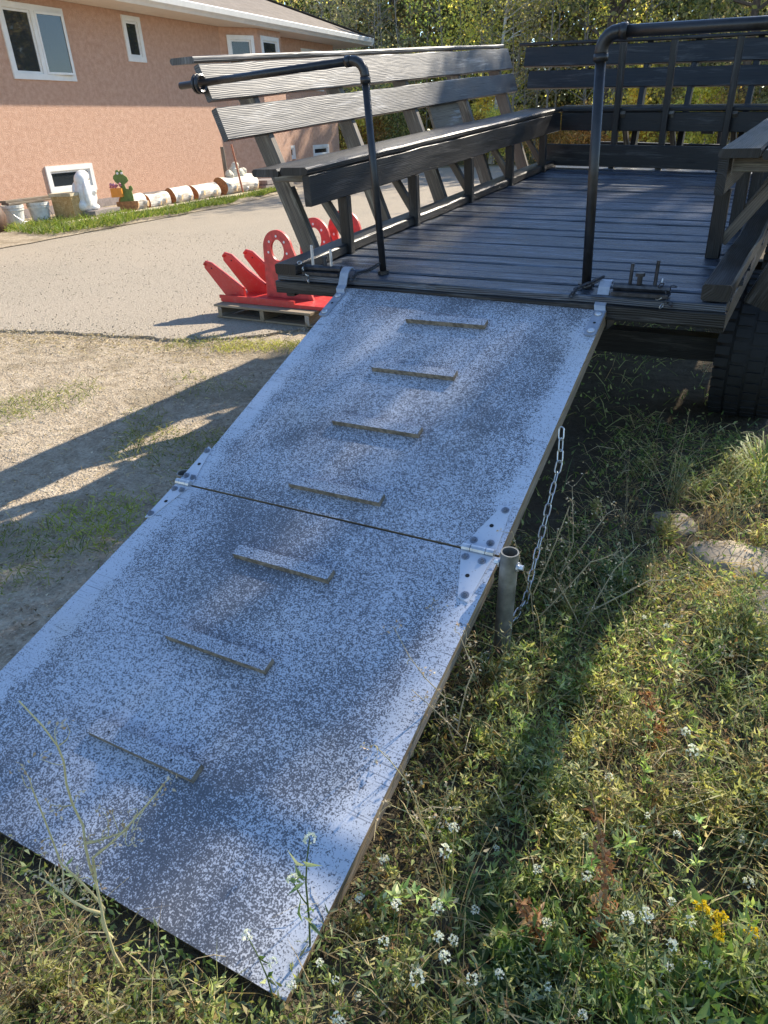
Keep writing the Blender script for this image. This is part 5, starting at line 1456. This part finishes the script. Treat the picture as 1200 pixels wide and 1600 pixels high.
branched_dry('dry_weed', 1.483, -1.105, [[(1.483, -1.105, 0), (1.563, -1.056, .265), (1.62, -1.022, .352)], [(1.5, -1.09, .1), (1.66, -1.0, .22), (1.76, -.95, .25)], [(1.49, -1.1, .05), (1.42, -1.2, .28)]], (.42, .36, .22), 'spreading dry weed with pale stems right of the chain', 24, 5, .0026, .06)
branched_dry('dry_weed', 1.194, -1.50, [[(1.26, -1.45, 0), (1.20, -1.46, .15), (1.13, -1.49, .26)], [(1.24, -1.46, .1), (1.19, -1.5, .24), (1.17, -1.51, .30)]], (.45, .34, .20), 'dry weed with feathery tips overlapping the right edge of the ramp', 26, 6, .0022, .04)
branched_dry('dry_weed', 1.80, -1.30, [[(1.8, -1.3, 0), (1.78, -1.3, .2), (1.83, -1.28, .38)], [(1.8, -1.3, .1), (1.72, -1.34, .28)], [(1.8, -1.3, .08), (1.9, -1.25, .24)]], (.40, .32, .18), 'thin dry weed standing between the chain and the pale stones', 20, 7, .0022, .05)
branched_dry('dry_weed', 1.37, -1.72, [[(1.37, -1.72, 0), (1.32, -1.74, .22), (1.21, -1.78, .42)], [(1.35, -1.73, .1), (1.38, -1.70, .30), (1.34, -1.70, .40)], [(1.36, -1.72, .08), (1.26, -1.80, .27)]], (.50, .40, .24), 'dry weed leaning over the right edge of the lower ramp panel', 30, 8, .0022, .045)
branched_dry('dry_weed', 1.42, -2.0, [[(1.42, -2.0, 0), (1.38, -2.01, .18), (1.30, -2.04, .33)], [(1.41, -2.0, .06), (1.46, -1.97, .27)], [(1.41, -2.0, .05), (1.36, -2.08, .22)]], (.46, .40, .20), 'dry branching weed beside the right edge near the bottom of the ramp', 26, 9, .0021, .04)
branched_dry('dry_weed', 1.36, -.95, [[(1.36, -.95, 0), (1.40, -.93, .25), (1.38, -.93, .45)], [(1.37, -.94, .12), (1.48, -.90, .34), (1.53, -.88, .38)]], (.44, .36, .22), 'dry weed with pale twigs just right of the hanging chain', 24, 10, .0022, .05)
# reddish dry dock
def dock(x, y_, h, label, seed):
    t = plant_root('dry_dock', x, y_); tag(t, label, 'dry weed'); rr = np.random.default_rng(seed)
    st = Stuff(); m_ = arc((0, 0, 0), (-.05, -.03, h), (.02, .0, 0), 9); st.stem(m_, .0045, .002, (.30, .19, .09), 6); st.build('stem', M['straw'], t)
    st = Stuff(); n = 190; k_ = rr.uniform(0, 1, n) ** 1.5; P = m_[np.minimum(8, (k_ * 8).astype(int))] + rr.normal(size=(n, 3)) * .016 * (1.3 - k_)[:, None]; D = rr.normal(size=(n, 3)); D[:, 2] -= .5
    V_, F_, per = leaves(P, D, rr.uniform(.010, .030, n) * (1.2 - .6 * k_), rr.uniform(.006, .012, n), .7, seed); st.add(V_, F_, tints(n, [(.32, .14, .06), (.42, .21, .10), (.24, .11, .05), (.45, .29, .16)], .2, seed), per); st.build('withered_leaves', M['weed'], t)
dock(1.80, -2.03, .46, 'tall reddish brown withered dock stalk in the middle of the weeds', 11)
dock(1.70, -2.10, .22, 'short reddish withered dock left of the tall one', 12)
dock(1.79, -1.46, .22, 'small rust red withered weed near the back of the weeds', 13)
# grass tuft by the wheel, right hand grasses
def tuft(name, x, y_, n, L, W_, cols, label, seed, up=.9):
    t = plant_root(name, x, y_); rr = np.random.default_rng(seed); P = rr.normal(size=(n, 3)) * np.array([.03, .03, 0])
    V_, F_, per = blades(P, dirs(n, up, seed), rr.uniform(.5, 1.2, n) * L, W_, .9, seed); st = Stuff(); st.add(V_, F_, tints(n, cols, .2, seed), per); st.build('blades', M['weed'], t); tag(t, label, 'grass tuft')
tuft('grass_tuft', 1.90, .42, 150, .30, .006, [(.24, .32, .07), (.18, .26, .05), (.36, .38, .14)], 'bright arching grass tuft growing against the wagon wheel', 31)
tuft('grass_tuft', 2.06, -1.60, 110, .22, .0042, [(.17, .21, .06), (.26, .26, .10), (.12, .16, .05)], 'tall olive grass tuft at the right edge of the weeds', 32)
tuft('grass_tuft', 1.80, .12, 60, .20, .005, [(.30, .32, .10), (.40, .36, .16)], 'thin yellowish grass tuft in front of the wheel', 33)
# broad-leaved rosettes
def rosette(x, y_, n, L, W_, label, seed, cols=None):
    t = plant_root('leafy_rosette', x, y_); rr = np.random.default_rng(seed); st = Stuff()
    for i in range(n):
        a = 6.28 * i / n + rr.uniform(-.3, .3); l = L * rr.uniform(.7, 1.15); e = rr.uniform(.35, .9); w_ = W_ * rr.uniform(.8, 1.2)
        d = np.array([math.cos(a), math.sin(a), 0]); s_ = np.array([-math.sin(a), math.cos(a), 0]); V_ = []; F_ = []
        for j in range(6):
            q = j / 5; c_ = d * l * q + np.array([0, 0, l * (e * q - .75 * e * q * q) + .01]); ww = w_ * (.25 + 1.6 * q) * (1 - q) ** .55 * 1.0 + (.002 if j == 0 else 0)
            V_ += [c_ - s_ * ww * .5 + np.array([0, 0, ww * .18]), c_, c_ + s_ * ww * .5 + np.array([0, 0, ww * .18])]
            if j: b = (j - 1) * 3; F_ += [(b, b + 1, b + 4), (b, b + 4, b + 3), (b + 1, b + 2, b + 5), (b + 1, b + 5, b + 4)]
        st.add(np.array(V_), np.array(F_), np.tile(tints(1, cols or [(.10, .16, .05), (.13, .19, .06), (.09, .14, .05)], .2, seed + i), (18, 1)))
    st.build('leaves', M['weed'], t); tag(t, label, 'weed')
rosette(1.60, -2.07, 11, .12, .035, 'broad green leaved rosette left of the reddish dock', 41)
rosette(1.68, -2.22, 12, .11, .030, 'broad leaved green rosette below the reddish dock near the bottom edge', 42)
rosette(1.86, -2.05, 9, .10, .035, 'broad leaved rosette between the dock and the yellow flowers', 43)
rosette(1.33, -.82, 9, .14, .045, 'dark broad leaved weed in the shade behind the chain', 44)
rosette(1.52, -.72, 9, .12, .04, 'dark broad leaved weed in the shade beside the pale stone', 45)
rosette(1.40, -2.52, 10, .10, .026, 'leafy green weed just below the bottom corner of the ramp', 46, [(.16, .22, .06), (.22, .28, .08)])
rosette(1.22, -2.55, 10, .09, .024, 'yellow green leafy weed below the bottom edge of the ramp', 47, [(.24, .30, .08), (.30, .34, .10)])
# leafy sprigs (upright stems with narrow leaves)
def sprig_proto(seed, h):
    rr = np.random.default_rng(seed); t = empty('leafy_sprig'); st = Stuff(); m_ = arc((0, 0, 0), (rr.normal() * .05, rr.normal() * .05, h), rr.normal(size=3) * .012, 7); st.stem(m_, .0022, .0012, (.20, .22, .09)); st.build('stem', M['weed'], t)
    n = 40; k_ = rr.uniform(.1, 1, n); P = m_[np.minimum(6, (k_ * 6.9).astype(int))] + rr.normal(size=(n, 3)) * .003; a = rr.uniform(0, 6.28, n); D = np.stack([np.cos(a), np.sin(a), rr.uniform(.2, 1.2, n)], 1)
    st = Stuff(); V_, F_, per = leaves(P, D, rr.uniform(.018, .04, n) * (1.2 - k_ * .5), .0075, .3, seed); st.add(V_, F_, tints(n, WG + [(.26, .30, .12)], .25, seed), per); st.build('foliage', M['weed'], t); return t
sp = [sprig_proto(300 + i, h) for i, h in enumerate((.12, .17, .22, .15))]; us = [False] * 4
for i in range(150):
    for _ in range(60):
        x, y_ = random.uniform(1.15, 2.5), random.uniform(-2.75, -.9)
        if off_ramp(x - .03, y_) and not (x < 1.36 and y_ > -2.5): break
    k_ = i % 4; t = sp[k_] if not us[k_] else copy_tree(sp[k_]); us[k_] = True
    t.location = (x, y_, gz_(x, y_)); t.rotation_euler = (random.uniform(-.5, .5), random.uniform(-.5, .5), random.uniform(0, 6.28)); s = random.uniform(.6, 1.15); t.scale = (s, s, s)
    b = random.uniform(1.0, 1.7)
    for ch in t.children: ch.color = (b * random.uniform(.9, 1.25), b, b * random.uniform(.7, 1.2), 1)
    tag(t, 'upright leafy green sprig in the weeds right of the ramp', 'weed', 'leafy sprigs in the weeds')
# stones half buried in the bank
def stone(x, y_, s, label, seed):
    bm = bmesh.new(); bmesh.ops.create_icosphere(bm, subdivisions=4, radius=1)
    for v_ in bm.verts:
        q = v_.co.copy(); f_ = 1 + .28 * noise.noise(q * 1.6 + Vector((seed, 0, 0))) + .08 * noise.noise(q * 6 + Vector((seed, 3, 0)))
        v_.co = Vector((q.x * s[0] * f_, q.y * s[1] * f_, q.z * s[2] * f_))
    me = bpy.data.meshes.new('stone'); bm.to_mesh(me); bm.free(); me.materials.append(M['stone']); me.polygons.foreach_set('use_smooth', np.ones(len(me.polygons), dtype=bool))
    o_ = bpy.data.objects.new('stone', me); COL.objects.link(o_); o_.location = (x, y_, gz_(x, y_)); tag(o_, label, 'stone')
stone(1.86, -.44, (.17, .13, .06), 'pale sandy stone half buried behind the weeds', 1)
stone(2.05, -.80, (.17, .20, .07), 'large pale stone at the right edge of the picture among dry stems', 2)
stone(1.62, -.20, (.10, .09, .035), 'small pale stone at the edge of the wagon shade', 3)
